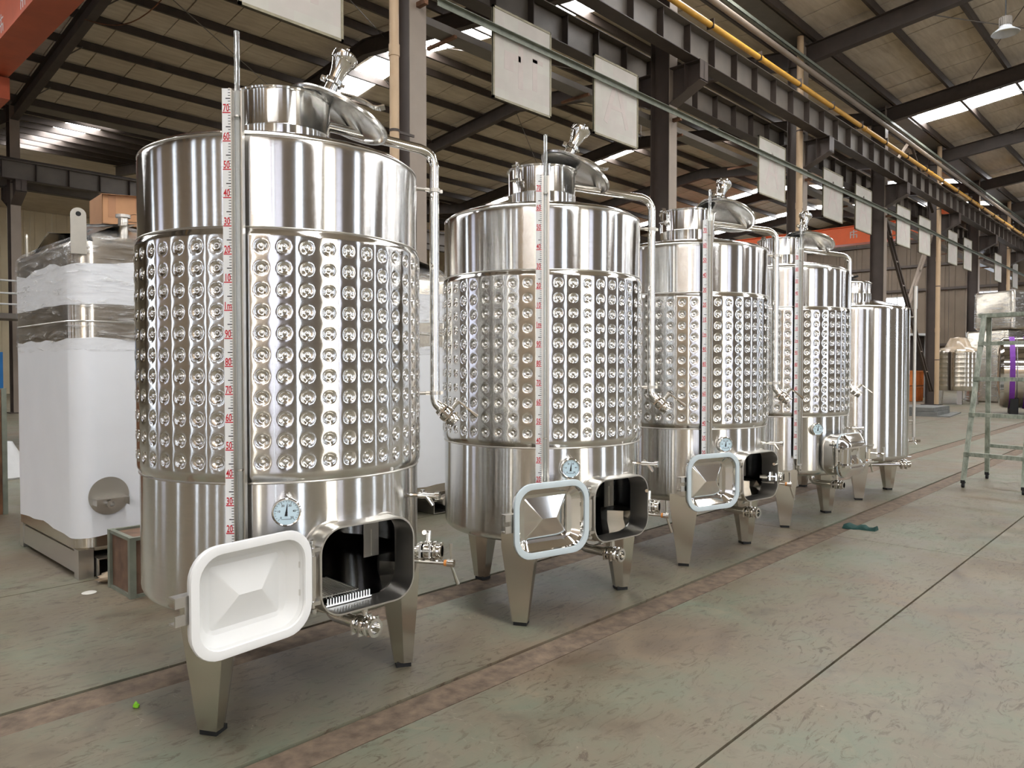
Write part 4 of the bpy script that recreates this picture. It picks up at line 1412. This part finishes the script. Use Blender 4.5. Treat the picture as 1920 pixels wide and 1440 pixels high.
for p in (F1, F2, B1, B2):
    m = MB().box(p.x - .022, p.x + .022, p.y - .022, p.y + .022, .05, .085)
    m.tube([(p.x, p.y - .014, .028), (p.x, p.y + .014, .028)], .028, 14)
    build(m, 'castor', M_RUBBER, la)
tag(la, 'worn green-grey step ladder on castors at the right edge', 'ladder')

# ------------------------------------------------------------------ far goods on the right
wr = empty('wrapped_round_tank', (31.4, 7.0, 0))
prof = [(0, .5), (.68, .5), (.7, .55)]
for k in range(8):
    z = .65 + k * .17
    prof += [(.71, z), (.715, z + .02), (.71, z + .04)]
prof += [(.71, 1.92), (.66, 2.0)]
build(MB().lathe(prof, 40), 'wrapped_body', S_SATIN2, wr)
rnd = random.Random(11)
ls = []
for r_, z in ((.725, 1.9), (.68, 2.0), (.42, 2.1), (.34, 2.3), (.25, 2.42), (.06, 2.46)):
    ls.append([((r_ + rnd.uniform(-.03, .03)) * math.cos(a), (r_ + rnd.uniform(-.03, .03)) * math.sin(a), z + rnd.uniform(-.02, .02)) for a in [2 * PI * k / 20 for k in range(20)]])
build(MB().loops(ls, False, True), 'film_cap', M_TAN_FILM, wr)
for a in (200, 260, 320, 80):
    a = R(a)
    build(MB().bar((.58 * math.cos(a), .58 * math.sin(a), .55), (.62 * math.cos(a), .62 * math.sin(a), 0), .16, .14), 'leg', S_LEG, wr, 0)
tag(wr, 'film-wrapped round steel tank on legs in the far background', 'tank')

rt_ = Vector((math.sin(TH), -math.cos(TH), 0)); fw_ = Vector((math.cos(TH), math.sin(TH), 0))
def wrapped_box(cx, cy, z0, w, d, h, label, mat):
    o = empty('wrapped_square_tank', (cx, cy, z0), R(-20))
    P = rrect(w / 2, d / 2, .12, 5)
    ls = []
    rnd = random.Random(int(cx * 10 + z0))
    ls = [[(x * f, y * f, z) for x, y in P] for f, z in ((.95, 0), (1, .06), (1, h - .08), (.96, h), (.5, h + .04))]
    build(MB().loops(ls, True, True), 'body', mat, o)
    P2 = []
    for i, p in enumerate(P):
        q = P[(i + 1) % len(P)]
        for k in range(5): P2.append((p[0] + (q[0] - p[0]) * k / 5, p[1] + (q[1] - p[1]) * k / 5))
    ls = [[(x * 1.015 + rnd.uniform(-.015, .015), y * 1.015 + rnd.uniform(-.015, .015), z + rnd.uniform(-.03, .03)) for x, y in P2] for z in [.04 + (h - .06) * k / 6 for k in range(7)]]
    build(MB().loops(ls), 'stretch_wrap', M_STRETCH, o)
    return tag(o, label, 'tank', 'far film-wrapped square tanks')
wrapped_box(34.4, 6.2, 0.0, 2.0, 1.6, 2.75, 'film-wrapped square tank standing behind the far round tank', S_SATIN2)
wrapped_box(34.5, 6.0, 2.8, 1.9, 1.5, 1.45, 'film-wrapped square tank stacked on top of another, upper one', S_SATIN2)

# horizontal jacketed tank with purple straps
hz = empty('lying_tank', (26.0, 3.55, 1.2), R(-78))
m = MB(); m.X = Matrix.Rotation(PI / 2, 4, 'Y')
prof = [(0, -1.22), (.7, -1.2), (.97, -1.14), (1.03, -1.06), (1.03, 1.1), (.97, 1.18), (.7, 1.24), (0, 1.26)]
m.lathe(prof, 48)
build(m, 'shell', S_MIRROR, hz)
for z in (-.75, -.15, .45):
    m = MB(); m.X = Matrix.Rotation(PI / 2, 4, 'Y') @ Matrix.Translation((0, 0, z)); m.lathe([(1.03, -.015), (1.045, 0), (1.03, .015)], 48)
    build(m, 'weld_seam', S_SATIN, hz)
dm2 = MB(); dm2.X = Matrix.Rotation(-PI / 2, 4, 'X')
dm2.lathe([(.045, 0), (.035, .012), (.0, .016)], 10)
dm2 = dm2.mesh('far_dimple'); dm2.materials.append(S_SATIN)
for i in range(14):
    for k in range(9):
        a = R(-150 + 13 * k)
        o = link('dimple', dm2, None, hz)
        x = -.36 + .1 * i
        o.location = (x, 1.03 * math.cos(a), 1.03 * math.sin(a)) if False else (x, 1.03 * math.sin(a), 1.03 * math.cos(a))
        o.rotation_euler = (-a + PI / 2, 0, 0) if False else (PI / 2 - a, 0, 0)
for sx in (-1, 1):
    build(MB().box(sx * .8 - .1, sx * .8 + .1, -.75, .75, -1.2, -.72), 'saddle', M_RUBBER, hz, 0)
for x in (-.86, -.52):
    pts = []
    m = MB()
    for k in range(25):
        a = R(-170 + 230 * k / 24)
        b = R(-170 + 230 * (k + 1) / 24)
        if k == 24: break
        m.bar((x, 1.045 * math.sin(a), 1.045 * math.cos(a)), (x, 1.045 * math.sin(b), 1.045 * math.cos(b)), .13, .01, (0, math.sin(a), math.cos(a)))
    build(m, 'strap', M_PURPLE, hz, 0)
tag(hz, 'large steel tank lying on its side, held by purple straps', 'tank')

# pile of grey sheets
for k, (dx, dy, w, d, h, z) in enumerate(((0.3, -.1, 2.4, 1.2, .03, 0), (0, 0, 1.7, .95, .1, .03), (0.03, .02, 1.65, .9, .11, .135))):
    o = empty('grey_sheet_stack', (23.7 + dx, 6.1 + dy, z), R(6 - 3 * k))
    n = 1 if k == 0 else 3
    for q in range(n):
        build(MB().box(-w / 2, w / 2, -d / 2, d / 2, h * q / n + .001, h * (q + 1) / n - .002), 'sheet', M_SLAB, o, 0)
    tag(o, ['wide thin grey board lying under the sheet pile', 'lower bundle of grey sheets behind the plain tank', 'upper bundle of grey sheets behind the plain tank'][k], 'sheets')
# shelf with goods and orange crates near the far columns
sf = empty('storage_shelf', (36.0, 10.4, 0), R(-40))
build(MB().box(-1.6, 1.6, -.3, .3, 2.75, 2.85), 'shelf_board', M_WHITE_MET, sf, 0)
for sx in (-1.5, -.4, 1.5):
    build(MB().box(sx - .05, sx + .05, -.28, .28, 0, 2.75), 'upright', M_WHITE_MET, sf, 0)
build(MB().box(-1.6, 1.6, .25, .3, 0, 2.75), 'back_panel', M_STEEL_DARK, sf, 0)
tag(sf, 'white topped storage shelf in front of the far end wall', 'shelf')
tag(build(MB().box(35.7, 36.25, 10.1, 10.6, 2.86, 3.25).box(35.66, 36.29, 10.06, 10.64, 3.18, 3.25), 'carton', M_CRATE_O, None, 0), 'orange-brown carton on the far storage shelf', 'box')
for k in range(2):
    c = empty('plastic_crate', (32.6 + .05 * k, 8.9, .62 * k))
    build(MB().box(-.45, .45, -.3, .3, .01, .6), 'bin', M_CRATE_O, c, 0)
    for q in range(6): build(MB().box(-.4 + q * .16, -.36 + q * .16, -.325, -.3, .02, .55), 'rib', M_CRATE_O, c, 0)
    build(MB().box(-.48, .48, -.33, .33, .54, .6), 'rim', M_CRATE_O, c, 0)
    tag(c, ['lower orange plastic crate behind the plain tank', 'upper orange plastic crate stacked behind the plain tank'][k], 'crate', 'orange crates')

# ------------------------------------------------------------------ left background
bc = empty('blue_cabinet', (2.55, 15.5, 0))
build(MB().box(-.9, .75, -.4, .4, .02, .94), 'lower_case', M_BLUE, bc, 0)
build(MB().box(-.9, .75, -.4, .4, .96, 1.63), 'upper_case', M_BLUE, bc, 0)
build(MB().box(-.88, .73, -.43, -.4, .05, .9), 'door', M_BLUE, bc, 0)
tag(bc, 'blue steel cabinet in the left background behind the square tank', 'cabinet')
bb = empty('blue_machine', (2.6, 16.6, 0))
build(MB().box(-.8, .62, -.4, .4, 0, 2.05), 'housing', M_BLUE, bb, 0)
build(MB().box(.3, .5, -.42, -.4, 1.7, 1.95), 'yellow_panel', M_YELLOW, bb, 0)
tag(bb, 'taller blue machine housing behind the blue cabinet', 'machine')
rp = empty('rusty_sheet', (1.45, 8.25, 0), 0)
build(MB().box(-.6, .36, -.012, .012, 0, 1.17), 'plate', M_RUST, rp, 0)
build(MB().box(.33, .37, -.03, .03, 0, 1.18), 'edge_bar', M_RAIL, rp, 0)
tag(rp, 'upright rusty steel plate cropped by the left edge', 'plate')
wc = build(MB().lathe([(.36, 0), (.37, .02), (.16, .42), (.15, .44), (.14, .42), (.34, .02)], 32), 'plastic_funnel', M_WHITE_MET)
wc.location = (2.35, 11.05, 0)
tag(wc, 'white plastic cone standing on the floor at left', 'cone')
mz = empty('mezzanine', (5.6, 24.2, 0))
build(MB().box(-2.0, 1.6, 0, 1.2, 2.7, 2.85), 'deck', M_STEEL_GREY, mz, 0)
for x in (-1.9, 1.5):
    build(MB().box(x - .08, x + .08, .05, .2, 0, 2.7), 'post', M_STEEL_DARK, mz, 0)
for z in (3.1, 3.4, 3.75):
    build(MB().tube([(-2.0, .05, z), (1.6, .05, z)], .025, 8), 'handrail', M_WHITE_MET, mz)
for x in (-1.9, -.7, .5, 1.55):
    build(MB().tube([(x, .05, 2.85), (x, .05, 3.75)], .025, 8), 'baluster', M_WHITE_MET, mz)
tag(mz, 'distant platform with white railing at the left edge', 'platform')

# ------------------------------------------------------------------ litter on the floor
gl = empty('green_cloth', (6.68, 2.2, 0))
ls = []
rnd = random.Random(2)
for k in range(9):
    f = k / 8
    c = Vector((-.04 + .02 * f, .12 - .25 * f, 0))
    w = .045 if k < 4 else .028
    hgt = .03 + .012 * math.sin(k * 1.7)
    ls.append([(c.x + w * 1.6 * math.cos(a) + rnd.uniform(-.006, .006), c.y + rnd.uniform(-.004, .004), max(.0, hgt * math.sin(a))) for a in [PI * q / 6 for q in range(7)] + [R(-20)]])
build(MB().loops(ls, True, True), 'folded_cloth', M_GREEN_CLOTH, gl)
tag(gl, 'dark green glove-like cloth lying on the brown floor strip', 'cloth')
bm = bmesh.new(); bmesh.ops.create_icosphere(bm, subdivisions=2, radius=.013)
for v in bm.verts: v.co *= 1 + .6 * (rnd.random() - .5)
for v in bm.verts: v.co.z += .011
me = bpy.data.meshes.new('lime_scrap'); bm.to_mesh(me); bm.free(); me.materials.append(M_LIME)
o = link('lime_scrap', me); o.location = (1.13, 3.17, 0)
tag(o, 'tiny bright green plastic scrap on the floor at left', 'scrap')
o = build(MB().lathe([(0, .003), (.035, .004), (.042, .001), (.04, 0)], 20), 'paper_disc', M_PAPER); o.location = (1.52, 5.0, 0)
tag(o, 'small pale disc on the floor before the square tank', 'disc')
